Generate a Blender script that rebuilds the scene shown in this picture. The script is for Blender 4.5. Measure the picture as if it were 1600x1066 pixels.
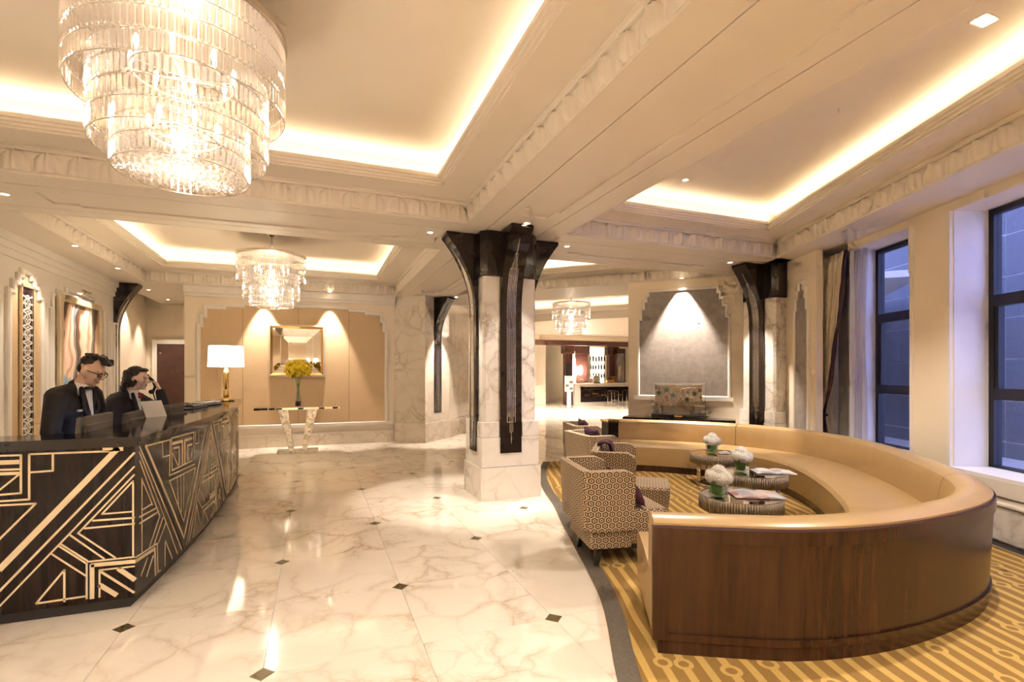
import bpy, bmesh, math, random
from mathutils import Vector, Matrix
random.seed(7)
SC = bpy.context.scene
COL = SC.collection
for o in list(bpy.data.objects): bpy.data.objects.remove(o)
PI = math.pi
R = math.radians

# ---------------------------------------------------------------- camera, world, exposure
YAW = R(21.2)
cam_d = bpy.data.cameras.new('camera'); cam = bpy.data.objects.new('camera', cam_d); COL.objects.link(cam)
cam.location = (0, 0, 1.5); cam.rotation_euler = (PI/2, 0, -YAW)
cam_d.sensor_width = 36.0; cam_d.lens = 790/1600*36
cam_d.shift_y = 51/1600
cam_d.clip_start = 0.05; cam_d.clip_end = 200
SC.camera = cam
w = bpy.data.worlds.new('dusk'); SC.world = w; w.use_nodes = True
bg = w.node_tree.nodes['Background']; bg.inputs[0].default_value = (0.27, 0.34, 0.86, 1); bg.inputs[1].default_value = 2.0
SC.view_settings.view_transform = 'Standard'; SC.view_settings.look = 'None'
SC.view_settings.exposure = 1.27; SC.view_settings.gamma = 1.0; SC.view_settings.use_curve_mapping = False
SC.cycles.max_bounces = 5; SC.cycles.diffuse_bounces = 3; SC.cycles.glossy_bounces = 3
SC.cycles.transmission_bounces = 3; SC.cycles.transparent_max_bounces = 10
SC.cycles.sample_clamp_indirect = 6.0; SC.cycles.caustics_reflective = False; SC.cycles.caustics_refractive = False
SC.cycles.use_denoising = True; SC.cycles.use_light_tree = False
SC.cycles.use_adaptive_sampling = True; SC.cycles.adaptive_threshold = 0.1; SC.cycles.adaptive_min_samples = 12

WARM = (1.0, 0.88, 0.77)
COVE = 1.35      # W per metre of cove strip
SPOT = 170.0     # W per downlight
CHAND = 42.0    # W per chandelier

def area(name, loc, sx, sy, power, rot=(0, 0, 0), color=WARM, parent=None, spread=None):
    d = bpy.data.lights.new(name, 'AREA'); d.shape = 'RECTANGLE'; d.size = sx; d.size_y = sy
    d.energy = power; d.color = color
    if spread: d.spread = spread
    o = bpy.data.objects.new(name, d); COL.objects.link(o); o.location = loc; o.rotation_euler = rot
    if parent: o.parent = parent
    return o
def spot(name, loc, target, power, angle=60, blend=0.35, color=WARM, size=0.03, parent=None):
    d = bpy.data.lights.new(name, 'SPOT'); d.energy = power; d.color = color
    d.spot_size = R(angle); d.spot_blend = blend; d.shadow_soft_size = size
    o = bpy.data.objects.new(name, d); COL.objects.link(o); o.location = loc
    o.rotation_euler = (Vector(target) - Vector(loc)).to_track_quat('-Z', 'Y').to_euler()
    if parent: o.parent = parent
    return o
def point(name, loc, power, color=WARM, size=0.05, parent=None):
    d = bpy.data.lights.new(name, 'POINT'); d.energy = power; d.color = color; d.shadow_soft_size = size
    o = bpy.data.objects.new(name, d); COL.objects.link(o); o.location = loc
    if parent: o.parent = parent
    return o

# ---------------------------------------------------------------- mesh helpers
def link_mesh(name, me, mat=None, parent=None, loc=None):
    o = bpy.data.objects.new(name, me); COL.objects.link(o)
    if mat is not None and len(me.materials) == 0: me.materials.append(mat)
    if parent is not None: o.parent = parent
    if loc is not None: o.location = loc
    return o
def from_bm(name, bm, mat=None, parent=None, smooth=False, loc=None, angle=None):
    bmesh.ops.recalc_face_normals(bm, faces=bm.faces)
    me = bpy.data.meshes.new(name); bm.to_mesh(me); bm.free()
    if smooth:
        for p in me.polygons: p.use_smooth = True
        if angle: me.set_sharp_from_angle(angle=R(angle))
    return link_mesh(name, me, mat, parent, loc)
def add_box(bm, x0, x1, y0, y1, z0, z1):
    v = [bm.verts.new(c) for c in ((x0,y0,z0),(x1,y0,z0),(x1,y1,z0),(x0,y1,z0),(x0,y0,z1),(x1,y0,z1),(x1,y1,z1),(x0,y1,z1))]
    for f in ((3,2,1,0),(4,5,6,7),(0,1,5,4),(1,2,6,5),(2,3,7,6),(3,0,4,7)): bm.faces.new([v[i] for i in f])
    return v
def box(name, x0, x1, y0, y1, z0, z1, mat, parent=None, bevel=0):
    bm = bmesh.new(); add_box(bm, min(x0,x1), max(x0,x1), min(y0,y1), max(y0,y1), min(z0,z1), max(z0,z1))
    if bevel: bmesh.ops.bevel(bm, geom=bm.edges[:], offset=bevel, segments=2, affect='EDGES', profile=0.5)
    return from_bm(name, bm, mat, parent)
def add_prism(bm, pts, z0, z1):
    a = [bm.verts.new((p[0], p[1], z0)) for p in pts]; b = [bm.verts.new((p[0], p[1], z1)) for p in pts]
    n = len(pts)
    bm.faces.new(a[::-1]); bm.faces.new(b)
    for i in range(n): bm.faces.new((a[i], a[(i+1) % n], b[(i+1) % n], b[i]))
def prism(name, pts, z0, z1, mat, parent=None, M=None):
    bm = bmesh.new(); add_prism(bm, pts, z0, z1)
    if M is not None: bm.transform(M)
    return from_bm(name, bm, mat, parent)
def add_lathe(bm, prof, n=32, cx=0, cy=0, caps=True):
    rings = []
    for r, z in prof:
        rings.append([bm.verts.new((cx + r*math.cos(2*PI*i/n), cy + r*math.sin(2*PI*i/n), z)) for i in range(n)])
    for a, b in zip(rings, rings[1:]):
        for i in range(n): bm.faces.new((a[i], a[(i+1) % n], b[(i+1) % n], b[i]))
    if caps:
        bm.faces.new(rings[0][::-1]); bm.faces.new(rings[-1])
def lathe(name, prof, mat, parent=None, n=32, c=(0, 0), smooth=True, caps=True, angle=40):
    bm = bmesh.new(); add_lathe(bm, prof, n, c[0], c[1], caps)
    return from_bm(name, bm, mat, parent, smooth, angle=angle)
def add_tube(bm, pts, r, n=8, closed=False):
    pts = [Vector(p) for p in pts]; rings = []; m = len(pts)
    up = Vector((0, 0, 1))
    for i, p in enumerate(pts):
        if closed: t = pts[(i+1) % m] - pts[i-1]
        else: t = pts[min(i+1, m-1)] - pts[max(i-1, 0)]
        t.normalize()
        u = t.cross(up)
        if u.length < 1e-3: u = t.cross(Vector((1, 0, 0)))
        u.normalize(); v = u.cross(t)
        rr = r[i] if isinstance(r, (list, tuple)) else r
        rings.append([bm.verts.new(p + u*rr*math.cos(2*PI*k/n) + v*rr*math.sin(2*PI*k/n)) for k in range(n)])
    pairs = list(zip(rings, rings[1:])) + ([(rings[-1], rings[0])] if closed else [])
    for a, b in pairs:
        for k in range(n): bm.faces.new((a[k], a[(k+1) % n], b[(k+1) % n], b[k]))
    if not closed:
        bm.faces.new(rings[0][::-1]); bm.faces.new(rings[-1])
def tube(name, pts, r, mat, parent=None, n=8, closed=False):
    bm = bmesh.new(); add_tube(bm, pts, r, n, closed)
    return from_bm(name, bm, mat, parent, True)
def add_ell(bm, c, r, rot=None, u=16, v=10):
    M = Matrix.Translation(Vector(c)) @ (rot.to_4x4() if rot is not None else Matrix.Identity(4)) @ Matrix.Diagonal((r[0], r[1], r[2], 1))
    bmesh.ops.create_uvsphere(bm, u_segments=u, v_segments=v, radius=1, matrix=M)
def add_caps(bm, p0, p1, r0, r1, n=12, fl=1.0):
    """tapered capsule"""
    p0, p1 = Vector(p0), Vector(p1); L = (p1 - p0).length
    q = (p1 - p0).to_track_quat('Z', 'Y') if L > 1e-6 else Matrix.Identity(3).to_quaternion()
    prof = [(0.02*r0, -r0)] + [(r0*math.cos(a), r0*math.sin(a)) for a in (-1.0, -0.5)] + [(r0, 0), (r1, L)] + [(r1*math.cos(a), L + r1*math.sin(a)) for a in (0.5, 1.0)] + [(0.02*r1, L + r1)]
    rings = []
    for r, z in prof:
        rings.append([bm.verts.new(p0 + q @ Vector((r*math.cos(2*PI*i/n), fl*r*math.sin(2*PI*i/n), z))) for i in range(n)])
    for a, b in zip(rings, rings[1:]):
        for i in range(n): bm.faces.new((a[i], a[(i+1) % n], b[(i+1) % n], b[i]))
    bm.faces.new(rings[0][::-1]); bm.faces.new(rings[-1])
def blob(name, bm, voxel, mat, parent=None, smooth_it=4):
    """fuse overlapping shapes in bm into one continuous surface"""
    me = bpy.data.meshes.new('tmp'); bm.to_mesh(me); bm.free()
    t = bpy.data.objects.new('tmp', me); COL.objects.link(t)
    m = t.modifiers.new('r', 'REMESH'); m.mode = 'VOXEL'; m.voxel_size = voxel
    s = t.modifiers.new('s', 'SMOOTH'); s.iterations = smooth_it; s.factor = 0.5
    dg = bpy.context.evaluated_depsgraph_get(); dg.update()
    out = bpy.data.meshes.new_from_object(t.evaluated_get(dg))
    bpy.data.objects.remove(t); bpy.data.meshes.remove(me)
    out.name = name; out.materials.clear()
    for p in out.polygons: p.use_smooth = True
    return link_mesh(name, out, mat, parent)
def empty(name, loc=(0, 0, 0), rz=0):
    o = bpy.data.objects.new(name, None); COL.objects.link(o); o.location = loc; o.rotation_euler = (0, 0, rz)
    o.empty_display_size = 0.1
    return o
def tag(o, label=None, cat=None, group=None, kind=None):
    if label: o['label'] = label
    if cat: o['category'] = cat
    if group: o['group'] = group
    if kind: o['kind'] = kind
    return o
def struct(o, label=None):
    o['kind'] = 'structure'
    if label: o['label'] = label
    return o
def copy_tree(o, parent=None):
    c = o.copy(); COL.objects.link(c); c.parent = parent
    for ch in [k for k in bpy.data.objects if k.parent == o]: copy_tree(ch, c)
    return c
def catmull(pts, n=8):
    P = [Vector(p) for p in pts]; P = [2*P[0]-P[1]] + P + [2*P[-1]-P[-2]]; out = []
    for i in range(1, len(P)-2):
        for k in range(n):
            t = k/n; a, b, c, d = P[i-1], P[i], P[i+1], P[i+2]
            out.append(0.5*((2*b) + (-a+c)*t + (2*a-5*b+4*c-d)*t*t + (-a+3*b-3*c+d)*t**3))
    out.append(P[-2]); return out
def offset_poly(pts, d):
    """inward offset of a CCW polygon (mitred)"""
    n = len(pts); out = []
    for i in range(n):
        p0, p1, p2 = Vector(pts[i-1]), Vector(pts[i]), Vector(pts[(i+1) % n])
        a = (p1-p0).normalized(); b = (p2-p1).normalized()
        na = Vector((-a.y, a.x)); nb = Vector((-b.y, b.x))
        m = (na+nb); k = m.dot(na)
        out.append(p1 + m*(d/k if abs(k) > 1e-6 else d))
    return out
def loops_mesh(name, loops, mat, parent=None, closed=True, cap=False):
    bm = bmesh.new(); L = [[bm.verts.new(v) for v in lp] for lp in loops]
    n = len(loops[0])
    for a, b in zip(L, L[1:]):
        for i in range(n if closed else n-1): bm.faces.new((a[i], a[(i+1) % n], b[(i+1) % n], b[i]))
    if cap: bm.faces.new(L[0]); bm.faces.new(L[-1][::-1])
    return from_bm(name, bm, mat, parent)
# plane frames: map local (u, v, w) -> world ; u along, v up, w out of the wall
def frame(origin, ang):
    """u axis at angle ang in plan, w = to the right of u, v = up"""
    u = Vector((math.cos(ang), math.sin(ang), 0)); wv = Vector((math.sin(ang), -math.cos(ang), 0)); v = Vector((0, 0, 1))
    M = Matrix.Identity(4)
    for i in range(3): M[i][0] = u[i]; M[i][1] = v[i]; M[i][2] = wv[i]; M[i][3] = origin[i]
    return M
# ---------------------------------------------------------------- materials
class NT:
    def __init__(s, name):
        s.m = bpy.data.materials.new(name); s.m.use_nodes = True; s.t = s.m.node_tree
        s.b = s.t.nodes['Principled BSDF']; s.out = s.t.nodes['Material Output']
    def n(s, typ, **kw):
        nd = s.t.nodes.new(typ)
        for k, v in kw.items():
            if k.startswith('i_'): nd.inputs[k[2:].replace('_', ' ')].default_value = v
            else: setattr(nd, k, v)
        return nd
    def l(s, a, b): s.t.links.new(a, b)
    def ramp(s, fac, stops):
        r = s.n('ShaderNodeValToRGB'); e = r.color_ramp.elements
        while len(e) > 1: e.remove(e[-1])
        e[0].position = stops[0][0]; e[0].color = (*stops[0][1], 1)
        for p, c in stops[1:]:
            x = e.new(p); x.color = (*c, 1)
        s.l(fac, r.inputs[0]); return r.outputs[0]
    def math(s, op, a, b=None, c=None):
        nd = s.n('ShaderNodeMath', operation=op)
        for i, v in enumerate((a, b, c)):
            if v is None: continue
            if hasattr(v, 'default_value'): s.l(v, nd.inputs[i])
            else: nd.inputs[i].default_value = v
        return nd.outputs[0]
    def mix(s, fac, a, b, blend='MIX'):
        nd = s.n('ShaderNodeMix', data_type='RGBA', blend_type=blend)
        for sock, v in ((nd.inputs[0], fac), (nd.inputs[6], a), (nd.inputs[7], b)):
            if hasattr(v, 'default_value'): s.l(v, sock)
            else: sock.default_value = v if not isinstance(v, tuple) else (*v, 1)
        return nd.outputs[2]
    def set(s, **kw):
        for k, v in kw.items():
            sock = s.b.inputs[k.replace('_', ' ')]
            if hasattr(v, 'default_value'): s.l(v, sock)
            else: sock.default_value = (*v, 1) if isinstance(v, tuple) and len(v) == 3 else v
        return s
    def coords(s, kind='Object', rand=False, scale=None, rot=None):
        tc = s.n('ShaderNodeTexCoord'); v = tc.outputs[kind]
        if rand:
            oi = s.n('ShaderNodeObjectInfo'); c = s.n('ShaderNodeCombineXYZ')
            s.l(s.math('MULTIPLY', oi.outputs['Random'], 37.0), c.inputs[0]); s.l(s.math('MULTIPLY', oi.outputs['Random'], 91.0), c.inputs[1])
            a = s.n('ShaderNodeVectorMath', operation='ADD'); s.l(v, a.inputs[0]); s.l(c.outputs[0], a.inputs[1]); v = a.outputs[0]
        if scale or rot:
            mp = s.n('ShaderNodeMapping')
            if scale: mp.inputs['Scale'].default_value = scale
            if rot: mp.inputs['Rotation'].default_value = rot
            s.l(v, mp.inputs[0]); v = mp.outputs[0]
        return v
    def bump(s, h, strength=0.3, dist=0.01):
        b = s.n('ShaderNodeBump'); b.inputs['Strength'].default_value = strength; b.inputs['Distance'].default_value = dist
        s.l(h, b.inputs['Height']); s.l(b.outputs[0], s.b.inputs['Normal'])

def plain(name, col, rough=0.5, metal=0.0, var=0.06, scale=6.0, **kw):
    t = NT(name); nz = t.n('ShaderNodeTexNoise', i_Scale=scale, i_Detail=3.0); t.l(t.coords(), nz.inputs['Vector'])
    c = t.ramp(nz.outputs['Fac'], [(0.3, tuple(x*(1-var) for x in col)), (0.7, tuple(min(1, x*(1+var)) for x in col))])
    t.set(Base_Color=c, Roughness=rough, Metallic=metal)
    for k, v in kw.items(): t.set(**{k: v})
    return t.m

def marble(name, base, vein, rough, scale=1.0, rand=False, amount=1.0, sub=0.0):
    t = NT(name); v = t.coords(rand=rand, scale=(scale, scale, scale))
    n1 = t.n('ShaderNodeTexNoise', i_Scale=1.6, i_Detail=6.0, i_Roughness=0.6); t.l(v, n1.inputs['Vector'])
    sc = t.n('ShaderNodeVectorMath', operation='SCALE'); sc.inputs[3].default_value = 0.55; t.l(n1.outputs['Color'], sc.inputs[0])
    ad = t.n('ShaderNodeVectorMath', operation='ADD'); t.l(v, ad.inputs[0]); t.l(sc.outputs[0], ad.inputs[1])
    vo = t.n('ShaderNodeTexVoronoi', feature='DISTANCE_TO_EDGE', i_Scale=2.3); t.l(ad.outputs[0], vo.inputs['Vector'])
    vo2 = t.n('ShaderNodeTexVoronoi', feature='DISTANCE_TO_EDGE', i_Scale=6.0); t.l(ad.outputs[0], vo2.inputs['Vector'])
    n2 = t.n('ShaderNodeTexNoise', i_Scale=1.1, i_Detail=4.0); t.l(v, n2.inputs['Vector'])
    n3 = t.n('ShaderNodeTexNoise', i_Scale=0.7, i_Detail=2.0); t.l(v, n3.inputs['Vector'])
    a = t.ramp(vo.outputs['Distance'], [(0.0, (1, 1, 1)), (0.03, (0.45,)*3), (0.13, (0,)*3)])
    b = t.ramp(vo2.outputs['Distance'], [(0.0, (0.8,)*3), (0.05, (0.2,)*3), (0.12, (0,)*3)])
    mk = t.ramp(n2.outputs['Fac'], [(0.38, (0.08,)*3), (0.62, (1, 1, 1))])
    mk2 = t.ramp(n2.outputs['Fac'], [(0.48, (0,)*3), (0.66, (0.8,)*3)])
    f = t.math('ADD', t.math('MULTIPLY', a, mk), t.math('MULTIPLY', b, mk2))
    f = t.math('MINIMUM', t.math('MULTIPLY', f, 0.62*amount), 1.0)
    cl = t.ramp(n3.outputs['Fac'], [(0.3, tuple(x*0.93 for x in base)), (0.7, base)])
    t.set(Base_Color=t.mix(f, cl, vein), Roughness=rough)
    t.b.inputs['Specular IOR Level'].default_value = 0.6
    return t.m

M = {}
M['plaster'] = plain('cream_plaster', (0.89, 0.765, 0.59), 0.55, var=0.02, scale=1.5)
M['ceiling'] = plain('ceiling_paint', (0.80, 0.71, 0.59), 0.5, var=0.02, scale=1.2)
M['trim'] = plain('ivory_trim', (0.86, 0.79, 0.69), 0.35, var=0.02)
M['fabric_wall'] = plain('beige_wall_fabric', (0.66, 0.465, 0.265), 0.7, var=0.03, scale=40)
M['floor_marble'] = marble('floor_marble', (0.88, 0.79, 0.67), (0.50, 0.36, 0.22), 0.07, 1.1, True, 1.12)
M['marble'] = marble('column_marble', (0.86, 0.80, 0.72), (0.38, 0.30, 0.25), 0.12, 1.3, True, 1.15)
M['marble_warm'] = marble('pier_marble', (0.84, 0.74, 0.60), (0.52, 0.40, 0.28), 0.15, 1.3, True, 1.2)
M['black'] = plain('black_lacquer', (0.018, 0.012, 0.010), 0.10, var=0.2)
M['black_matte'] = plain('black_satin', (0.02, 0.017, 0.016), 0.4, var=0.2)
M['steel'] = plain('polished_steel', (0.80, 0.78, 0.74), 0.12, 1.0)
M['chrome'] = plain('chrome', (0.85, 0.82, 0.76), 0.06, 1.0)
M['champagne'] = plain('champagne_metal', (0.46, 0.39, 0.31), 0.3, 0.8)
M['brass'] = plain('brass', (0.72, 0.50, 0.18), 0.18, 1.0)
M['inlay'] = plain('champagne_inlay', (0.78, 0.64, 0.42), 0.32, 0.35)
M['gold_frame'] = plain('gold_leaf', (0.72, 0.60, 0.40), 0.35, 0.55)
M['leather'] = plain('tan_leather', (0.46, 0.305, 0.135), 0.32, var=0.05, scale=5)
M['purple'] = plain('purple_velvet', (0.060, 0.012, 0.030), 0.75, var=0.25, scale=18)
M['purple_trim'] = plain('plum_trim_and_sheen', (0.055, 0.018, 0.026), 0.45)  # plum trim, also the painted window reflection along the sofa edge
M['white'] = plain('white_paper', (0.85, 0.83, 0.80), 0.6)
M['petal'] = plain('white_petals', (0.92, 0.89, 0.80), 0.6, var=0.05, scale=30)
M['yellow'] = plain('yellow_petals', (0.88, 0.62, 0.01), 0.5, var=0.2, scale=30)
M['green'] = plain('green_leaves', (0.20, 0.42, 0.12), 0.45, var=0.4, scale=25)
M['skin'] = plain('skin', (0.62, 0.40, 0.29), 0.5, var=0.04)
M['skin2'] = plain('skin_fair', (0.72, 0.50, 0.39), 0.5, var=0.04)
M['hair'] = plain('black_hair', (0.016, 0.011, 0.009), 0.38, var=0.4, scale=60)
M['suit'] = plain('black_suit', (0.016, 0.014, 0.015), 0.75, var=0.2, scale=50)
M['shirt'] = plain('white_shirt', (0.80, 0.78, 0.76), 0.7)
M['red'] = plain('red_silk', (0.50, 0.03, 0.05), 0.4, var=0.3, scale=40)
M['lips'] = plain('lips', (0.55, 0.22, 0.18), 0.4)
M['eye'] = plain('eye_white', (0.8, 0.78, 0.75), 0.25)
M['grey_plastic'] = plain('grey_plastic', (0.20, 0.175, 0.15), 0.4)
M['curtain'] = plain('cream_curtain', (0.66, 0.56, 0.40), 0.7, var=0.04, scale=20)
M['window_frame'] = plain('black_window_frame', (0.012, 0.011, 0.014), 0.4)
M['reveal'] = plain('white_reveal', (0.84, 0.81, 0.80), 0.5, var=0.02)
M['door_wood'] = plain('dark_door_wood', (0.075, 0.028, 0.020), 0.35, var=0.25, scale=8)
M['bronze'] = plain('bronze_inlay', (0.16, 0.115, 0.045), 0.3, 0.5)
M['border'] = plain('grey_carpet_border', (0.14, 0.115, 0.085), 0.9, var=0.15, scale=60)
M['orange'] = plain('cognac', (0.55, 0.24, 0.05), 0.5)

t = NT('grey_wallpaper'); v = t.coords(); n1 = t.n('ShaderNodeTexNoise', i_Scale=9.0, i_Detail=8.0, i_Roughness=0.7); t.l(v, n1.inputs['Vector'])
t.set(Base_Color=t.ramp(n1.outputs['Fac'], [(0.3, (0.25, 0.215, 0.19)), (0.7, (0.39, 0.345, 0.305))]), Roughness=0.45); M['grey_wall'] = t.m

t = NT('macassar_ebony'); v = t.coords(scale=(14, 14, 0.35)); n1 = t.n('ShaderNodeTexNoise', i_Scale=2.2, i_Detail=5.0, i_Roughness=0.6); t.l(v, n1.inputs['Vector'])
t.set(Base_Color=t.ramp(n1.outputs['Fac'], [(0.35, (0.007, 0.004, 0.003)), (0.55, (0.015, 0.007, 0.005)), (0.78, (0.042, 0.019, 0.012))]), Roughness=0.13); t.b.inputs['Specular IOR Level'].default_value = 0.28; M['ebony'] = t.m

t = NT('walnut_veneer'); v = t.coords(scale=(9, 9, 0.45)); n1 = t.n('ShaderNodeTexNoise', i_Scale=3.0, i_Detail=6.0, i_Roughness=0.62); t.l(v, n1.inputs['Vector'])
n2 = t.n('ShaderNodeTexNoise', i_Scale=0.5, i_Detail=1.0); t.l(v, n2.inputs['Vector'])
c1 = t.ramp(n1.outputs['Fac'], [(0.3, (0.018, 0.006, 0.0035)), (0.55, (0.046, 0.016, 0.008)), (0.75, (0.086, 0.032, 0.016))])
t.set(Base_Color=t.mix(t.ramp(n2.outputs['Fac'], [(0.4, (0, 0, 0)), (0.6, (0.6, 0.6, 0.6))]), c1, (0.06, 0.024, 0.012)), Roughness=0.26); M['walnut'] = t.m

# hexagon-in-hexagon chair fabric, mapped by UV in metres
t = NT('hexagon_fabric'); uv = t.n('ShaderNodeUVMap'); sep = t.n('ShaderNodeSeparateXYZ'); t.l(uv.outputs[0], sep.inputs[0])
HX, HY = 0.0555, 0.086
px = t.math('DIVIDE', sep.outputs[0], HX); py = t.math('DIVIDE', sep.outputs[1], HY)
def cell(px, py, off):
    a = t.math('SUBTRACT', t.math('FRACT', t.math('ADD', px, off)), 0.5)
    b = t.math('MULTIPLY', t.math('SUBTRACT', t.math('FRACT', t.math('ADD', py, off)), 0.5), 1.732)
    a = t.math('ABSOLUTE', a); b = t.math('ABSOLUTE', b)
    return t.math('MAXIMUM', a, t.math('ADD', t.math('MULTIPLY', a, 0.5), t.math('MULTIPLY', b, 0.866)))
h = t.math('MINIMUM', cell(px, py, 0.0), cell(px, py, 0.5))
c = t.n('ShaderNodeValToRGB'); c.color_ramp.interpolation = 'CONSTANT'; e = c.color_ramp.elements
BR, CR = (0.095, 0.050, 0.024), (0.60, 0.46, 0.29)
e[0].position = 0; e[0].color = (*BR, 1); e[1].position = 0.12; e[1].color = (*CR, 1)
for p, cc in ((0.24, BR), (0.425, CR)):
    x = e.new(p); x.color = (*cc, 1)
t.l(h, c.inputs[0]); t.set(Base_Color=c.outputs[0], Roughness=0.8); M['hex'] = t.m
M['piping'] = plain('cream_piping', (0.62, 0.50, 0.35), 0.7)

# carpet: gold stripes on brown running beside the windows, with ring ends
t = NT('striped_carpet'); v = t.coords(rot=(0, 0, R(19)))
sep = t.n('ShaderNodeSeparateXYZ'); t.l(v, sep.inputs[0])
nz = t.n('ShaderNodeTexNoise', i_Scale=1.1, i_Detail=1.0); t.l(v, nz.inputs['Vector'])
x = t.math('ADD', t.math('MULTIPLY', sep.outputs[0], 9.2), t.math('MULTIPLY', nz.outputs['Fac'], 0.9))
col_i = t.math('FLOOR', x); fx = t.math('SUBTRACT', t.math('FRACT', x), 0.5)
wn = t.n('ShaderNodeTexWhiteNoise', noise_dimensions='1D'); t.l(col_i, wn.inputs['W'])
yy = t.math('ADD', t.math('MULTIPLY', sep.outputs[1], 0.75), t.math('MULTIPLY', wn.outputs['Value'], 7.0))
fy = t.math('MULTIPLY', t.math('SUBTRACT', t.math('FRACT', yy), 0.5), 9.2/0.75)
d = t.math('SQRT', t.math('ADD', t.math('MULTIPLY', fx, fx), t.math('MULTIPLY', fy, fy)))
ring = t.math('MULTIPLY', t.math('LESS_THAN', d, 0.48), t.math('GREATER_THAN', d, 0.26))
hole = t.math('LESS_THAN', d, 0.26)
stripe = t.math('LESS_THAN', t.math('ABSOLUTE', fx), 0.20)
m_ = t.math('MAXIMUM', ring, t.math('MULTIPLY', stripe, t.math('SUBTRACT', 1.0, hole)))
fine = t.n('ShaderNodeTexNoise', i_Scale=160.0, i_Detail=2.0); t.l(v, fine.inputs['Vector'])
cc = t.mix(m_, (0.36, 0.205, 0.050), (0.70, 0.46, 0.135))
t.set(Base_Color=t.mix(t.math('MULTIPLY', fine.outputs['Fac'], 0.30), cc, (0.10, 0.055, 0.015)), Roughness=0.95)
t.bump(fine.outputs['Fac'], 0.4, 0.004); M['carpet'] = t.m

def glass_thin(name, tint=(1, 1, 1), gloss=0.0, rough=0.02):
    t = NT(name); t.t.nodes.remove(t.b)
    tr = t.n('ShaderNodeBsdfTransparent'); tr.inputs[0].default_value = (*tint, 1)
    gl = t.n('ShaderNodeBsdfGlossy'); gl.inputs['Roughness'].default_value = rough
    mx = t.n('ShaderNodeMixShader'); lw = t.n('ShaderNodeLayerWeight'); lw.inputs[0].default_value = 0.5
    t.l(t.math('ADD', t.math('MULTIPLY', t.math('POWER', lw.outputs['Facing'], 4.0), 0.8), 0.03 + gloss), mx.inputs[0]); t.l(tr.outputs[0], mx.inputs[1]); t.l(gl.outputs[0], mx.inputs[2]); t.l(mx.outputs[0], t.out.inputs[0])
    return t.m
M['glass'] = glass_thin('clear_glass')
M['vase_glass'] = glass_thin('vase_glass', (0.93, 0.96, 0.93), 0.03)
t = NT('cut_crystal'); t.t.nodes.remove(t.b)
tr = t.n('ShaderNodeBsdfTransparent'); tr.inputs[0].default_value = (0.93, 0.885, 0.83, 1)
gl = t.n('ShaderNodeBsdfGlossy'); gl.inputs['Roughness'].default_value = 0.06; gl.inputs[0].default_value = (0.72, 0.69, 0.66, 1)
tl = t.n('ShaderNodeBsdfTranslucent'); tl.inputs[0].default_value = (0.95, 0.93, 0.90, 1)
m1 = t.n('ShaderNodeMixShader'); m1.inputs[0].default_value = 0.35; t.l(tr.outputs[0], m1.inputs[1]); t.l(gl.outputs[0], m1.inputs[2])
m2 = t.n('ShaderNodeMixShader'); m2.inputs[0].default_value = 0.06; t.l(m1.outputs[0], m2.inputs[1]); t.l(tl.outputs[0], m2.inputs[2]); t.l(m2.outputs[0], t.out.inputs[0]); M['crystal'] = t.m
t = NT('mirror'); t.set(Base_Color=(0.86, 0.80, 0.72), Metallic=1.0, Roughness=0.03); M['mirror'] = t.m
t = NT('mirrored_mosaic'); v = t.coords(scale=(1, 1, 1)); br = t.n('ShaderNodeTexVoronoi', i_Scale=22.0); t.l(v, br.inputs['Vector'])
t.set(Base_Color=t.ramp(br.outputs['Color'], [(0.2, (0.42, 0.38, 0.32)), (0.8, (0.80, 0.76, 0.68))]), Metallic=0.8, Roughness=0.18); M['mosaic'] = t.m
def emit(name, col, s):
    t = NT(name); t.set(Base_Color=col, Emission_Color=col, Emission_Strength=s); t.m.cycles.emission_sampling = 'NONE'; return t.m
M['bulb'] = emit('glowing_bulb', (1.0, 0.86, 0.66), 9.0)
M['lens'] = emit('downlight_lens', (1.0, 0.86, 0.64), 14.0)
M['shade'] = emit('lit_lamp_shade', (1.0, 0.88, 0.68), 2.6)
M['strip'] = emit('led_strip', (1.0, 0.82, 0.55), 3.0)
M['barglow'] = emit('lit_shelf_back', (1.0, 0.84, 0.58), 1.6)
M['screen'] = emit('screen_glow', (0.55, 0.66, 1.0), 0.35)
t = NT('blue_stone'); v = t.coords(rand=True); n1 = t.n('ShaderNodeTexNoise', i_Scale=45.0, i_Detail=6.0, i_Roughness=0.8); t.l(v, n1.inputs['Vector'])
t.set(Base_Color=t.ramp(n1.outputs['Fac'], [(0.35, (0.10, 0.105, 0.115)), (0.7, (0.27, 0.28, 0.30))]), Roughness=0.8); M['stone'] = t.m
M['joint'] = plain('pale_joint', (0.55, 0.55, 0.58), 0.8)
t = NT('fresco'); v = t.coords(); n1 = t.n('ShaderNodeTexNoise', i_Scale=28.0, i_Detail=6.0); t.l(v, n1.inputs['Vector'])
t.set(Base_Color=t.ramp(n1.outputs['Fac'], [(0.35, (0.42, 0.30, 0.15)), (0.65, (0.72, 0.60, 0.40))]), Roughness=0.8); M['fresco'] = t.m
# ---------------------------------------------------------------- the shell of the lobby
ZB, ZS, ZT = 3.20, 3.43, 3.77           # beam soffit, tray soffit, tray ceiling
XL = -3.5                               # left wall
WA = R(90-23.2)                         # direction of the window wall
FW = frame((0, 0, 0), WA)               # local (s, z, n)
FD = frame((0, 0, 0), R(-45))           # local (q, z, -p): the diagonal walls
FM = frame((0, 11.35, 0), 0)            # mirror wall
FL = frame((XL, 0, 0), R(90))           # left wall
def W(s, n, z=0): return FW @ Vector((s, z, n))
def PQ(p, q): return ((p+q)/math.sqrt(2), (p-q)/math.sqrt(2))

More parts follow.
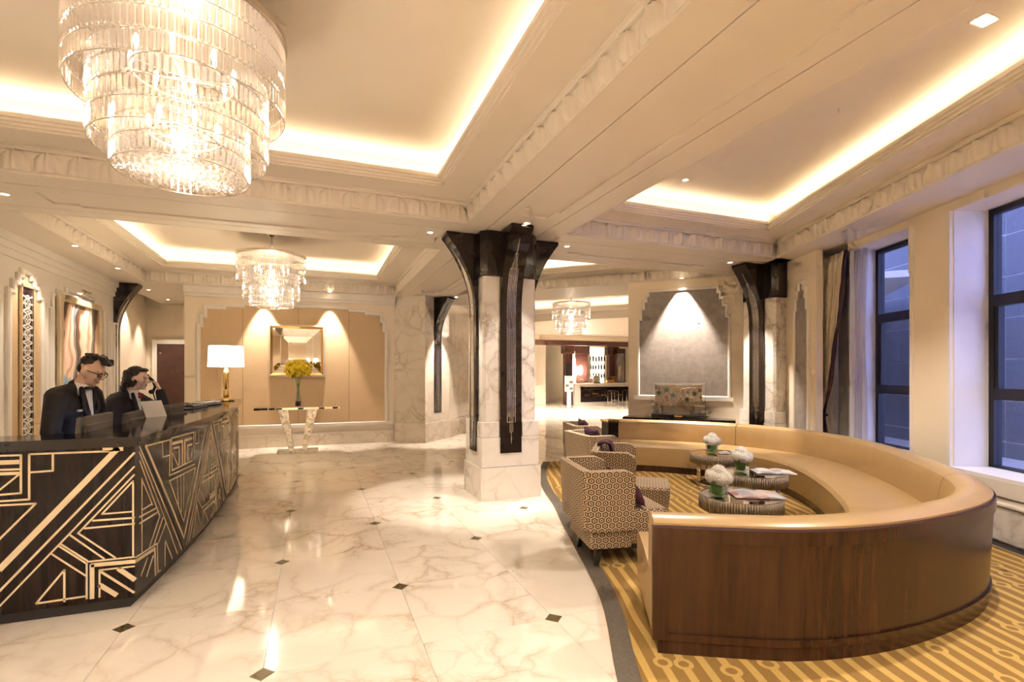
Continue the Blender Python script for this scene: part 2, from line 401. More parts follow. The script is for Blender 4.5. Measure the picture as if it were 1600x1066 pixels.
# floor slab, marble tiles, bronze insets
floor = struct(box('floor', -6, 20, -3, 27, -0.12, -0.012, M['trim']), 'polished cream marble lobby floor with veins and small bronze insets')
T = 0.805; X0, Y0 = -0.25, 2.80
carpet_left = [(-0.3, -2.1), (0.45, 0.0), (0.95, 1.15), (1.37, 2.11), (1.75, 2.89), (2.06, 3.81), (2.30, 4.55), (2.52, 5.2), (2.74, 5.96), (3.10, 6.9), (3.58, 7.78)]
CL = catmull([(p[0], p[1], 0) for p in carpet_left], 6)
def left_edge(y):
    for a, b in zip(CL, CL[1:]):
        if a.y <= y <= b.y: return a.x + (b.x-a.x)*(y-a.y)/(b.y-a.y)
    return 99
bm = bmesh.new(); g = 0.0008
add_box(bm, g, T-g, g, T-g, -0.011, 0.0); bmesh.ops.bevel(bm, geom=[e for e in bm.edges if all(v.co.z > -0.005 for v in e.verts)], offset=0.0008, segments=1, affect='EDGES')
bmesh.ops.recalc_face_normals(bm, faces=bm.faces)
tile_me = bpy.data.meshes.new('marble_tile'); bm.to_mesh(tile_me); bm.free(); tile_me.materials.append(M['floor_marble'])
FADE = []
for i in range(-5, 12):
    for j in range(-4, 20):
        x, y = X0 + i*T, Y0 + j*T
        # tiles the carpet covers, tiles behind walls and tiles far away are left to the plain slab
        if y < 1.0 and x > 0: continue
        if y < 0.3: continue
        if x + y > 15.4 or x < -3.9: continue
        if y > 11.4 and x < 2.0: continue
        if y > 0 and y + T < 7.8 and x > left_edge(y + T) + 0.05: continue
        if y > 7.2 and x > 5.2: continue
        link_mesh('marble_tile', tile_me, None, floor, (x, y, 0))
# the rest of the marble beyond (too far to pick the tiles apart)
prism('marble_slab', [PQ(10.2, -9.5), PQ(10.2, 3), PQ(30, 3), PQ(30, -9.5)], -0.0115, -0.004, M['floor_marble'], floor)
prism('marble_slab', [(-4.6, 11.3), (-2.3, 11.3), (-2.3, 14.7), (-4.6, 14.7)], -0.0115, -0.004, M['floor_marble'], floor)
bm = bmesh.new(); add_prism(bm, [(0.058, 0), (0, 0.058), (-0.058, 0), (0, -0.058)], 0.0002, 0.0018)
for a in (-1, 0, 1):
    for b in (-1, 0, 1):
        if (a+b) % 1 == 0: add_prism(bm, [(0.006+0.017*(a-b), 0.017*(a+b)), (0.017*(a-b), 0.006+0.017*(a+b)), (-0.006+0.017*(a-b), 0.017*(a+b)), (0.017*(a-b), -0.006+0.017*(a+b))], 0.0018, 0.0026)
bmesh.ops.recalc_face_normals(bm, faces=bm.faces)
inset_me = bpy.data.meshes.new('bronze_inset'); bm.to_mesh(inset_me); bm.free(); inset_me.materials.append(M['bronze'])
for i in range(-4, 5):
    for j in range(-3, 12):
        if (i + j) % 2: continue
        x, y = X0 + i*T, Y0 + j*T
        if y < 0.5 or y > 11 or x + y > 13.3 or (y < 7.8 and x > left_edge(y) - 0.1): continue
        if 1.6 < x < 2.7 and 5.5 < y < 6.5: continue
        link_mesh('bronze_inset', inset_me, None, floor, (x, y, 0))
# dark star inlays of the far hall floor
for (p, q, L, wd, a) in [(12.4, -3.5, 1.7, 0.30, 20), (12.7, -2.3, 1.6, 0.26, 75), (13.6, -3.3, 1.8, 0.26, 120), (11.6, -2.7, 1.3, 0.2, 150), (14.6, -2.6, 1.5, 0.26, 45), (11.3, -3.9, 1.4, 0.2, 95)]:
    x, y = PQ(p, q); c, s = math.cos(R(a)), math.sin(R(a))
    prism('star_inlay', [(x+c*L/2, y+s*L/2), (x-s*wd/2, y+c*wd/2), (x-c*L/2, y-s*L/2), (x+s*wd/2, y-c*wd/2)], -0.004, 0.0012, M['bronze'], floor)

# carpet with grey border band
carpet_pts = [(p.x, p.y) for p in CL] + [(4.1, 7.70), (5.0, 7.30), (5.9, 6.4)] + [tuple(W(s, 4.12)[:2]) for s in (7.4, 6, 4, 2, 0, -1.9)]
carpet = prism('carpet', carpet_pts, 0.0005, 0.010, M['carpet'])
tag(carpet, 'gold and brown striped carpet under the curved sofa', 'carpet')
bm = bmesh.new(); A, B = [], []
for i, p in enumerate(CL):
    tdir = (CL[min(i+1, len(CL)-1)] - CL[max(i-1, 0)]).normalized(); nr = Vector((tdir.y, -tdir.x, 0))
    A.append(p); B.append(p + nr*0.115)
lp = []
for z, q in ((0.0105, 0), (0.0135, 1)): pass
va = [bm.verts.new((p.x, p.y, 0.0125)) for p in A]; vb = [bm.verts.new((p.x, p.y, 0.0125)) for p in B]
vc = [bm.verts.new((p.x, p.y, 0.0102)) for p in A]; vd = [bm.verts.new((p.x, p.y, 0.0102)) for p in B]
for i in range(len(A)-1):
    bm.faces.new((va[i], vb[i], vb[i+1], va[i+1])); bm.faces.new((va[i], va[i+1], vc[i+1], vc[i])); bm.faces.new((vb[i], vb[i+1], vd[i+1], vd[i]))
bo = from_bm('border_band', bm, M['border'], carpet); bo['label'] = 'grey border band'

# ceiling: tray tops, beams, trays
ceiling = struct(prism('ceiling', [(-6, -3), tuple(W(-3.5, 4.6)[:2]), tuple(W(9.4, 4.6)[:2]), (13.0, 13.6), (20, 13.8), (20, 27), (-6, 27)], ZT, ZT+0.1, M['ceiling']), 'cream coffered ceiling with lit coves and leaf friezes')
def beam_poly(pts, z=ZB, h=0.12, name='beam'): return prism(name, pts, z, z+h, M['ceiling'], ceiling)
def rect(x0, x1, y0, y1): return [(x0, y0), (x1, y0), (x1, y1), (x0, y1)]
BX0, BX1, TY0, TY1 = 1.61, 2.83, 5.52, 6.80
def plated_beam(along, c0, c1, l0, l1, grooves, rec):
    """beam underside of plates with fine grooves and a recessed stepped panel; c across, l along"""
    bm = bmesh.new()
    def pl(a0, a1, b0, b1, z0, z1):
        if along == 'y': add_box(bm, a0, a1, b0, b1, z0, z1)
        else: add_box(bm, b0, b1, a0, a1, z0, z1)
    pl(c0+0.01, c1-0.01, l0, l1, ZB+0.018, ZB+0.12)
    cs = [c0] + grooves + [c1]; g = 0.005
    for k in range(len(cs)-1):
        a0 = cs[k] + (g if k else 0); a1 = cs[k+1] - (g if k < len(cs)-2 else 0)
        if k == 1 and rec:
            lo = l0
            r0, r1 = a0+0.13, a1-0.14
            pl(a0, r0, l0, l1, ZB, ZB+0.018); pl(r1, a1, l0, l1, ZB, ZB+0.018)
            for (q0, q1) in rec:
                pl(r0, r1, lo, q0, ZB, ZB+0.018)
                for (e0, e1) in ((q0, q0+0.22), (q1-0.22, q1)):
                    pl(r0, r0+0.05, e0, e1, ZB, ZB+0.018); pl(r1-0.05, r1, e0, e1, ZB, ZB+0.018)
                lo = q1
            pl(r0, r1, lo, l1, ZB, ZB+0.018)
        else: pl(a0, a1, l0, l1, ZB, ZB+0.018)
    return from_bm('beam', bm, M['ceiling'], ceiling)
plated_beam('y', BX0, BX1, -2.2, TY0, [1.88, 2.56], [(-1.8, 1.36), (1.52, 5.05)])
plated_beam('y', BX0, BX1, TY0, 11.9, [1.88, 2.56], [(7.3, 10.6)])
plated_beam('x', TY0, TY1, XL, BX0-0.001, [5.83, 6.57], [(-2.45, 1.15)])
plated_beam('x', TY0, TY1, BX1+0.001, 6.9, [5.83, 6.57], [(3.30, 5.75)])
beam_poly(rect(XL, -2.95, -2.2, TY0-0.001)); beam_poly(rect(XL, -2.95, TY1+0.001, 14.6)); beam_poly(rect(-2.95, BX0, 11.14, 11.6))
beam_poly(rect(-2.949, BX0-0.001, -2.2, 0.9))
beam_poly(rect(-2.949, BX0-0.001, 11.6, 14.6), 3.2)
# strip of ceiling over the windows, in the window wall's direction
def wl(s, n): return tuple(W(s, n)[:2])
s_of = lambda y, n: (y + n*0.394)/0.919          # s where the line n reaches world y
N_CR = 3.63
s1 = s_of(TY0, N_CR)
beam_poly([wl(-2.4, N_CR), wl(-2.4, 4.55), wl(9.2, 4.55), wl(9.0, N_CR)][::-1], ZB, 0.12)
beam_poly(rect(BX1+0.001, 6.2, -2.2, -0.6), ZB+0.002)
# trays
def tray(poly, leaves, coves=True, lip=0.45, power=COVE, top=True):
    prof = [(0.0, ZB+0.10), (0.0, ZB-0.002), (0.012, ZB-0.002), (0.012, ZB+0.018), (0.002, ZB+0.022), (0.002, ZS-0.035), (0.022, ZS-0.03), (0.03, ZS-0.012), (0.05, ZS-0.006), (0.05, ZS),
            (lip-0.06, ZS), (lip-0.06, ZS+0.02), (lip-0.04, ZS+0.02), (lip-0.04, ZS+0.045), (lip-0.02, ZS+0.045), (lip-0.02, ZS+0.07), (lip, ZS+0.07), (lip, ZS+0.105), (lip-0.03, ZS+0.105), (lip-0.03, ZS+0.085), (lip-0.33, ZS+0.085), (lip-0.33, ZT-0.001)]
    loops = []
    for d, z in prof: loops.append([(p.x, p.y, z) for p in offset_poly(poly, d)])
    f = loops_mesh('tray_moulding', loops, M['ceiling'], ceiling)
    n = len(poly)
    for i in range(n):
        a, b = Vector(poly[i]), Vector(poly[(i+1) % n]); dv = b-a; L = dv.length; dv.normalize(); nrm = Vector((-dv.y, dv.x))
        if coves:
            q = offset_poly(poly, lip-0.23); a2, b2 = q[i], q[(i+1) % n]; L2 = (b2-a2).length; mid = (a2+b2)/2
            area('cove_light', (mid.x, mid.y, ZS+0.11), L2, 0.03, power*L2, (PI, 0, math.atan2(dv.y, dv.x)), (1.0, 0.87, 0.66), f, R(135))
        if i in leaves:
            k = int(L/0.225)
            for j in range(k):
                c = a + dv*(L*(j+0.5)/k) + nrm*0.003
                o = link_mesh('leaf', leaf_me, None, f, (c.x, c.y, ZB+0.028)); o.rotation_euler = (0, 0, math.atan2(dv.y, dv.x)); o.scale = (L/k/0.225, 1, 1)
    return f
# carved acanthus-like leaf of the frieze: x along, z up, +y out of the face
bm = bmesh.new(); nu, nv = 12, 6; gr = []
for j in range(nv+1):
    v = j/nv; row = []
    wdt = 0.5*(1 - 0.10*v - 0.75*max(0, v-0.72)**1.0*1.6)
    for i in range(nu+1):
        u = -1 + 2*i/nu
        relief = 0.030*(1-abs(u)**2.4)*(0.55+0.75*v*(1.35-v)) + 0.011*math.cos(u*PI*3.0)*(1-abs(u)) + 0.006*math.exp(-(u*6)**2)
        if j in (0,): relief *= 0.25
        row.append(bm.verts.new((u*wdt*0.215, max(relief, -0.002) - 0.002, v*0.165 - 0.012*abs(u)*(v > 0.85))))
    gr.append(row)
for j in range(nv):
    for i in range(nu): bm.faces.new((gr[j][i], gr[j][i+1], gr[j+1][i+1], gr[j+1][i]))
for f_ in bm.faces: f_.smooth = True
bmesh.ops.recalc_face_normals(bm, faces=bm.faces)
leaf_me = bpy.data.meshes.new('leaf'); bm.to_mesh(leaf_me); bm.free(); leaf_me.materials.append(M['ceiling'])
tray(rect(-2.95, BX0, 0.9, TY0), (1, 2))                                   # over the reception floor
tray(rect(-2.95, BX0, TY1, 11.14), (2, 3))                                   # behind the cross beam
n_b = N_CR
p1 = wl(s_of(TY0, n_b), n_b); p0 = wl(s_of(-0.6, n_b), n_b)
tray([(BX1, -0.6), p0, p1, (BX1, TY0)], (1, 2))                            # over the sofa
PD = 9.60
ex = PD*math.sqrt(2)
tray([(BX1, TY1), (ex-TY1, TY1), (BX1, ex-BX1)], (1,), lip=0.40, power=COVE*1.8)        # triangle behind the columns
HP0, HP1, HQ0, HQ1 = 10.9, 15.4, -6.3, -1.8
tray([PQ(HP0, HQ1), PQ(HP1, HQ1), PQ(HP1, HQ0), PQ(HP0, HQ0)], ())
def hall_poly(p0, p1, q0, q1, z=ZB, h=0.12): beam_poly([PQ(p0, q1), PQ(p1, q1), PQ(p1, q0), PQ(p0, q0)], z, h)
hall_poly(PD, HP0, -9.0, -0.2); hall_poly(HP0, HP1, -9, HQ0); hall_poly(HP0, HP1, HQ1, 3); hall_poly(HP1, 24, -14, 6)
beam_poly([(BX0, 11.9), (BX1, 11.9), (BX1, 14), (BX0, 14)])

# walls
def wall(name, u0, u1, Fr, w0=-0.2, w1=0.0, mat='plaster', z1=ZT, label=None):
    o = prism(name, rect(u0, u1, 0, z1), w0, w1, M[mat], None, Fr); return struct(o, label)
def ring(name, pts, t, d, mat, parent, Fr, w0=0.0, inset=0.0):
    inner = offset_poly(pts, t); loops = []
    for P, w in ((pts, w0), (pts, w0+d*0.7), (offset_poly(pts, t*0.25), w0+d), (offset_poly(pts, t*0.75), w0+d), (inner, w0+d*0.6), (inner, w0)):
        loops.append([Fr @ Vector((p[0], p[1], w)) for p in P])
    return loops_mesh(name, loops, M[mat], parent)
def strip_w(name, u0, u1, v0, v1, d, mat, parent, Fr, w0=0.0): return prism(name, rect(u0, u1, v0, v1), w0, w0+d, M[mat], parent, Fr)

wl_left = wall('wall_left', -2.4, 11.75, FL, mat='trim', label='ivory panelled wall behind the reception desk')
# cornice of the left wall
for (v0, v1, d) in ((3.02, 3.20, 0.05), (2.93, 3.02, 0.03), (3.10, 3.20, 0.085)): strip_w('cornice', -2.4, 11.70, v0, v1, d, 'trim', wl_left, FL)
strip_w('skirting', -2.4, 11.70, 0.0, 0.28, 0.03, 'marble_warm', wl_left, FL)
# stepped surround of the fretwork panel, and the panels beside it
def stepped(u0, u1, v0, v1, steps):
    """arch outline with stepped shoulders; steps = [(du, dv), ...] from the jamb top inwards"""
    L = [(u0, v0), (u1, v0), (u1, v1)]
    x, y = u1, v1; 
    for du, dv in steps:
        x -= du; L.append((x, y)); y += dv; L.append((x, y))
    x2 = [(u0 + (u1 - a), b) for a, b in L[2:]][::-1]
    return L + x2
ring('stepped_surround', stepped(7.90, 8.78, 0.3, 2.55, [(0.10, 0.12), (0.12, 0.10), (0.08, 0.07)]), 0.07, 0.045, 'trim', wl_left, FL)
prism('niche_back', stepped(7.97, 8.71, 0.3, 2.53, [(0.10, 0.12), (0.12, 0.10)]), 0.0, 0.012, M['fabric_wall'], wl_left, FL)
ring('stepped_surround', stepped(9.02, 10.95, 0.3, 2.66, [(0.14, 0.06), (0.28, 0.07)]), 0.06, 0.04, 'trim', wl_left, FL)
for u in (7.55, 8.86, 11.08, 11.40): ring('panel_moulding', rect(u, u+0.16 if u > 8 else u+0.2, 0.4, 2.45), 0.035, 0.03, 'trim', wl_left, FL)
# fretwork grille: repeated roundels
fz = empty('fretwork_panel', tuple(FL @ Vector((8.33, 0.5, 0.02)))); tag(fz, 'tall narrow pierced metal fretwork screen set in the left wall', 'wall panel')
def L2(u, v, w=0.0): return Vector((w, u, v))
bm = bmesh.new(); Hf = 2.12; Wf = 0.15
def bar(bm, a, b, wd=0.012, d=0.02):
    a, b = Vector(a), Vector(b); t = (b-a).normalized(); n = Vector((-t.y, t.x))
    vs = [a+n*wd/2, b+n*wd/2, b-n*wd/2, a-n*wd/2]
    lo = [bm.verts.new(L2(q.x, q.y, 0.0)) for q in vs]; hi = [bm.verts.new(L2(q.x, q.y, d)) for q in vs]
    bm.faces.new(hi); bm.faces.new(lo[::-1])
    for i in range(4): bm.faces.new((lo[i], lo[(i+1) % 4], hi[(i+1) % 4], hi[i]))
k = int(Hf/0.2)
for i in range(k):
    c = 0.1 + i*0.2
    P = [(0.068*math.cos(a*PI/4), c+0.068*math.sin(a*PI/4)) for a in range(8)]
    for a in range(8): bar(bm, P[a], P[(a+1) % 8], 0.016)
    for a in range(0, 8, 2): bar(bm, (0.015*math.cos(a*PI/4), c+0.015*math.sin(a*PI/4)), P[a], 0.02)
    for a in (-1, 1):
        bar(bm, (a*0.02, c+0.07), (a*0.12, c+0.1), 0.018); bar(bm, (a*0.02, c-0.07), (a*0.12, c-0.1), 0.018); bar(bm, (a*0.065, c), (a*0.14, c), 0.022)
    bar(bm, (-0.03, c+0.1), (0.03, c+0.1), 0.02)
fr_ = from_bm('fretwork', bm, M['trim'], fz); fr_['kind'] = 'stuff'
bm = bmesh.new()
for a in (-1, 1): bar(bm, (a*0.145, -0.02), (a*0.145, Hf+0.02), 0.025, 0.028)
bar(bm, (-0.157, Hf), (0.157, Hf), 0.025, 0.028); bar(bm, (-0.157, 0), (0.157, 0), 0.025, 0.028); from_bm('grille_frame', bm, M['gold_frame'], fz)
bm = bmesh.new(); bar(bm, (0, 0), (0, Hf), 0.28, 0.004); from_bm('backing', bm, M['purple_trim'], fz)

# mirror wall
wm = wall('wall_north', -2.36, 1.62, FM, label='cream wall with a stepped beige fabric panel and mirror')
cx_ = -0.34
arch = stepped(-2.09, 1.41, 0.46, 2.41, [(0.05, 0.18), (0.06, 0.18), (0.33, 0.05), (0.32, 0.05)])
prism('fabric_panel', [(a, b) for a, b in arch], 0.0, 0.012, M['fabric_wall'], wm, FM)
ring('stepped_surround', [tuple(p) for p in offset_poly(arch, -0.07)], 0.075, 0.04, 'trim', wm, FM)
for u in (-1.36, -0.34, 0.66): strip_w('panel_seam', u-0.003, u+0.003, 0.47, 2.80 if u != cx_ else 2.86, 0.0135, 'bronze', wm, FM)
strip_w('ledge_rail', -2.3, 1.60, 0.39, 0.455, 0.06, 'trim', wm, FM); strip_w('skirting', -2.36, 1.60, 0.0, 0.24, 0.035, 'marble_warm', wm, FM); strip_w('skirting_cap', -2.36, 1.60, 0.24, 0.27, 0.045, 'trim', wm, FM)
for v0, v1, d in ((3.06, 3.2, 0.10), (3.00, 3.06, 0.05)): strip_w('cornice', -2.36, 1.62, v0, v1, d, 'trim', wm, FM)
# recess with the dark door at the far left
struct(prism('wall_west', [(-3.95, 14.5), (-3.7, 11.75), (-3.5, 11.75), (-3.80, 14.5)], 0, ZT, M['plaster']), 'plain beige wall of the door recess')
wd_ = struct(box('wall_far', -4.2, -2.2, 14.5, 14.7, 0, ZT, M['plaster']), 'beige end wall holding a dark door')
struct(box('wall_inner', -2.36, -2.16, 11.56, 14.5, 0, ZT, M['plaster']), 'short return wall beside the mirror wall')
d1 = struct(empty('door_1', (-3.27, 14.5, 0)), 'dark brown wooden door in a cream frame')
box('door_leaf', -0.30, 0.30, -0.05, -0.01, 0.01, 2.22, M['door_wood'], d1)
for a, b, c, d in ((-0.40, -0.30, 0, 2.33), (0.30, 0.40, 0, 2.33), (-0.30, 0.30, 2.22, 2.33)): box('door_frame', a, b, -0.07, -0.001, c, d, M['trim'], d1)
box('door_plate', -0.25, -0.21, -0.056, -0.05, 1.98, 2.01, M['steel'], d1)

# marble pier and wall right of the mirror wall
pier = struct(prism('wall_pier', [(1.60, 11.37), (2.21, 10.91), (2.91, 11.58), (4.6, 14.0), (4.4, 14.2), (1.62, 11.56)], 0, ZB+0.05, M['marble_warm']), 'cream marble pier with a dark fluted strip')
prism('pier_base', [(1.58, 11.35), (2.215, 10.87), (2.95, 11.57), (4.63, 14.0), (4.5, 14.1), (1.62, 11.5)], 0, 0.42, M['marble_warm'], pier)

# diagonal wall with the grey stepped panel
FDw = FD @ Matrix.Translation((0, 0, -PD))
wdg = wall('wall_diagonal', -1.84, 0.25, FDw, -0.30, 0.0, label='diagonal cream wall with a grey stepped panel')
arch = stepped(-1.63, -0.11, 1.10, 2.48, [(0.045, 0.20), (0.05, 0.14), (0.05, 0.10), (0.04, 0.08)])
prism('grey_panel', arch, 0.0, 0.01, M['grey_wall'], wdg, FDw)
ring('stepped_surround', [tuple(p) for p in offset_poly(arch, -0.045)], 0.05, 0.04, 'trim', wdg, FDw)
strip_w('ledge', -1.72, -0.03, 1.02, 1.085, 0.06, 'trim', wdg, FDw); strip_w('skirting', -1.84, 0.2, 0, 0.25, 0.03, 'marble', wdg, FDw)
hall_r = struct(prism('wall_hall', [PQ(9.8, -1.6), PQ(18.5, -1.2), PQ(18.5, -1.0), PQ(9.8, -1.4)], 0, ZT, M['plaster']), 'plain cream side wall of the far hall')

# window wall ------------------------------------------------------------
WN, WN2, WD = 4.17, 3.93, 4.56            # room face, niche face, glazing plane
ww = struct(empty('wall_window', (0, 0, 0)), 'cream window wall with deep white reveals')
def wbox(name, s0, s1, n0, n1, z0, z1, mat, parent): return prism(name, rect(s0, s1, z0, z1), n0, n1, M[mat], parent, FW)
wbox('pier_panel', 5.15, 5.68, WN, 4.585, 0, ZT, 'plaster', ww)
wbox('pier_panel', -2.4, 3.35, WN, 4.585, 0, ZT, 'plaster', ww)
wbox('pier_panel', 7.45, 9.4, WN2, 4.585, 0, ZT, 'plaster', ww); wbox('wing_panel', 7.08, 7.449, WN2, 4.02, 0, ZT, 'plaster', ww); wbox('wing_skirting', 7.08, 7.449, WN2-0.03, WN2, 0.0, 0.34, 'marble', ww)
wbox('pier_panel', 6.78, 7.40, 4.42, 4.585, 0, ZT, 'reveal', ww)
for s0, s1 in ((3.35, 5.15), (5.68, 6.78)):
    wbox('spandrel', s0, s1, WN+0.001, 4.585, 0.0, 0.56, 'plaster', ww); wbox('window_head', s0, s1, WN+0.001, 4.585, 3.11, ZT, 'plaster', ww)
    wbox('window_sill', s0+0.001, s1-0.001, WN-0.03, WD-0.01, 0.56, 0.585, 'reveal', ww)
wbox('spandrel', 6.78, 7.40, WN+0.001, 4.42, 0.0, 0.56, 'plaster', ww)
for s in (3.35, 5.15, 5.68, 6.78):
    d = 0.006; a, b = (s, s+d) if s in (3.35, 5.68) else (s-d, s)
    wbox('reveal_lining', a, b, WN+0.02, WD-0.01, 0.585, 3.11, 'reveal', ww)
wbox('window_apron', 3.30, 5.22, WN-0.035, WN, 0.42, 0.56, 'trim', ww); wbox('panel_edge', 3.40, 5.10, WN-0.02, WN, 0.36, 0.40, 'trim', ww)
for s0, s1 in ((5.15, 5.19), (5.64, 5.68)): wbox('pier_trim', s0, s1, WN-0.018, WN, 0.56, 3.11, 'trim', ww)
wbox('pier_trim', 5.62, 5.68, WN-0.03, WN, 2.60, 3.11, 'trim', ww)
wbox('skirting', -2.4, 7.40, WN-0.03, WN+0.0, 0.03, 0.34, 'marble', ww); wbox('skirting_cap', -2.4, 7.40, WN-0.045, WN, 0.34, 0.36, 'trim', ww)
wbox('convector_trough', -2.4, 7.40, WN-0.16, WN-0.03, 0.0, 0.016, 'black_matte', ww); wbox('trough_rim', -2.4, 7.40, WN-0.18, WN-0.16, 0, 0.02, 'steel', ww)
# narrow grey stepped niche beside the round column
FW2 = FW @ Matrix.Translation((0, 0, WN2)) @ Matrix.Diagonal((1, 1, -1, 1))
na = stepped(7.27, 7.61, 0.45, 2.42, [(0.04, 0.16), (0.04, 0.12), (0.04, 0.10)])
prism('grey_niche', na, 0.0, 0.01, M['grey_wall'], ww, FW2); ring('stepped_surround', [tuple(p) for p in offset_poly(na, -0.045)], 0.05, 0.035, 'trim', ww, FW2)
# windows
def window(idx, s0, s1, label):
    o = struct(empty('window_%d' % idx, (0, 0, 0)), label)
    z0, z1 = 0.575, 3.11; zs = [z0, 1.30, 2.21, z1]; fw = 0.055
    wbox('frame', s0, s0+fw, WD-0.04, WD+0.04, z0, z1, 'window_frame', o); wbox('frame', s1-fw, s1, WD-0.04, WD+0.04, z0, z1, 'window_frame', o)
    wbox('frame', s0, s1, WD-0.04, WD+0.04, z0, z0+0.03, 'window_frame', o); wbox('frame', s0, s1, WD-0.04, WD+0.04, z1-0.05, z1, 'window_frame', o)
    for z in zs[1:3]: wbox('transom', s0+fw, s1-fw, WD-0.04, WD+0.04, z-0.055, z+0.055, 'window_frame', o)
    # opening middle sash
    for a, b in ((s0+fw, s0+fw+0.04), (s1-fw-0.04, s1-fw)): wbox('sash', a, b, WD-0.03, WD+0.03, zs[1]+0.055, zs[2]-0.055, 'window_frame', o)
    for a, b in zip(zs, zs[1:]): wbox('pane', s0+fw, s1-fw, WD-0.004, WD+0.004, a+0.03, b-0.03, 'glass', o)
window(1, 3.36, 5.144, 'tall black framed window nearest the camera with blue dusk outside')
window(2, 5.686, 6.774, 'tall black framed window half hidden by the cream curtain')
# the stone building across the lane, lit by the dusk sky
NF = 8.5; Wf0 = W(10, NF)
fac = empty('stone_facade', tuple(Wf0)); tag(fac, 'blue grey stone facade seen through the black framed windows', 'building')
fl = wbox('backing', 3.0, 16.5, NF+0.06, NF+0.2, -1, 5.6, 'joint', fac); fl.location = -Wf0
bm = bmesh.new(); add_prism(bm, rect(0.012, 1.788, 0.012, 0.733), -0.012, 0.0); bm.transform(Matrix(((math.cos(WA), 0, math.sin(WA), 0), (math.sin(WA), 0, -math.cos(WA), 0), (0, 1, 0, 0), (0, 0, 0, 1))))
bmesh.ops.recalc_face_normals(bm, faces=bm.faces)
bl_me = bpy.data.meshes.new('stone_block'); bm.to_mesh(bl_me); bm.free(); bl_me.materials.append(M['stone'])
for i in range(-3, 4):
    for j in range(-1, 7): link_mesh('stone_block', bl_me, None, fac, W(9.4 + i*1.8, NF+0.06, j*0.745+0.27) - Wf0)
# rear wall closing the room
struct(box('wall_rear', XL-0.2, 6.5, -2.4, -2.2, 0, ZT, M['plaster']), 'plain wall behind the viewpoint')
# far hall: closing walls
struct(box('wall_bar', 8, 19, 25.5, 25.7, 0, ZT, M['plaster']), 'back wall of the far bar')
struct(prism('wall_east', [(4.4, 14.0), (9.5, 24.6), (9.3, 24.7), (4.2, 14.1)], 0, ZT, M['plaster']), 'cream left wall of the far hall')
struct(box('wall_outer', 18.8, 19, 12, 25.6, 0, ZT, M['plaster']), 'right wall of the far hall')
struct(prism('wall_south', [(12.1, 13.75), (19, 13.75), (19, 13.95), (12.1, 13.95)], 0, ZT, M['plaster']), 'side wall closing the far hall')
# ---------------------------------------------------------------- columns with flared black fins
def fin_d(z):
    if z < 2.25: return 0.012
    t = (z-2.25)/(3.16-2.25); return 0.012 + 0.36*t**2.1
def add_fin(parent, loc, ang, width=0.27, z0=0.55, lines=True, top=3.195):
    """dark glossy strip that curves out into a bracket under the beam; local x = out of the face"""
    e = empty('fin_anchor', loc, ang); Mx = e.matrix_basis.copy(); bpy.data.objects.remove(e)
    zs = [z0] + [2.25 + 0.91*i/12 for i in range(13)]
    prof = [(-0.02, z0)] + [(fin_d(z), z) for z in zs] + [(fin_d(3.16), top), (-0.02, top)]
    pts = [(a, b) for a, b in prof]
    A = Matrix(((1, 0, 0, 0), (0, 0, -1, 0), (0, 1, 0, 0), (0, 0, 0, 1)))
    bm = bmesh.new(); add_prism(bm, pts, -width/2, width/2); bm.transform(A)
    bm.transform(Mx); o = from_bm('flared_fin', bm, M['black'], parent)
    if lines:
        for (y, a, b) in ((0, 0.66, 3.05), (0.018, 0.80, 2.90), (-0.018, 0.80, 2.90), (0.052, 0.92, 2.74), (-0.052, 0.92, 2.74), (0.034, 0.98, 2.80), (-0.034, 0.98, 2.80)):
            zz = [a + (b-a)*i/16 for i in range(17)]
            tube('steel_line', [Mx @ Vector((fin_d(z)+0.004, y, z)) for z in zz], 0.0035, M['steel'], o, 5)
        for (y, z) in ((0.018, 0.80), (0.052, 0.92), (0.018, 2.90), (0.052, 2.74)):
            tube('steel_cap', [Mx @ Vector((fin_d(z)+0.004, -y, z)), Mx @ Vector((fin_d(z)+0.004, y, z))], 0.0035, M['steel'], o, 5)
    return o
def cham(x0, x1, y0, y1, c): return [(x0+c, y0), (x1-c, y0), (x1, y0+c), (x1, y1-c), (x1-c, y1), (x0+c, y1), (x0, y1-c), (x0, y0+c)]
def column(name, cx, cy, sx, sy, faces, label, ztop=ZB):
    t = empty(name, (cx, cy, 0)); tag(t, label, 'column')
    def pr_(nm, pts, z0, z1, m): return prism(nm, pts, z0, z1, M[m], t)
    hx, hy = sx/2, sy/2
    pr_('plinth', rect(-hx, hx, -hy, hy), 0, 0.385, 'marble')
    pr_('base_block', rect(-hx+0.02, hx-0.02, -hy+0.02, hy-0.02), 0.39, 0.74, 'marble')
    # upper base tier, stepped back beside the strips
    for a in (-1, 1):
        for b in (-1, 1):
            x0, x1 = sorted((a*(hx-0.02), a*0.15)); y0, y1 = sorted((b*(hy-0.02), b*0.15))
            pr_('base_corner', rect(x0, x1, y0, y1), 0.745, 0.92, 'marble')
    pr_('shaft', cham(-hx+0.045, hx-0.045, -hy+0.045, hy-0.045, 0.03), 0.74, 2.66, 'marble')
    pr_('capital', cham(-hx+0.02, hx-0.02, -hy+0.02, hy-0.02, 0.07), 2.665, ztop-0.002, 'black')
    for f in faces:
        if f == 'S': add_fin(t, (0, -hy+0.02, 0), -PI/2)
        if f == 'N': add_fin(t, (0, hy-0.02, 0), PI/2)
        if f == 'W': add_fin(t, (-hx+0.02, 0, 0), PI)
        if f == 'E': add_fin(t, (hx-0.02, 0, 0), 0)
    return t
column('marble_column', 2.185, 6.01, 0.77, 0.72, 'SWEN', 'freestanding veined marble column with black flared capital in the lobby centre')
column('marble_column', 6.83, 6.02, 0.78, 0.72, 'W', 'marble column with black flared capital beside the curtain', ZB)
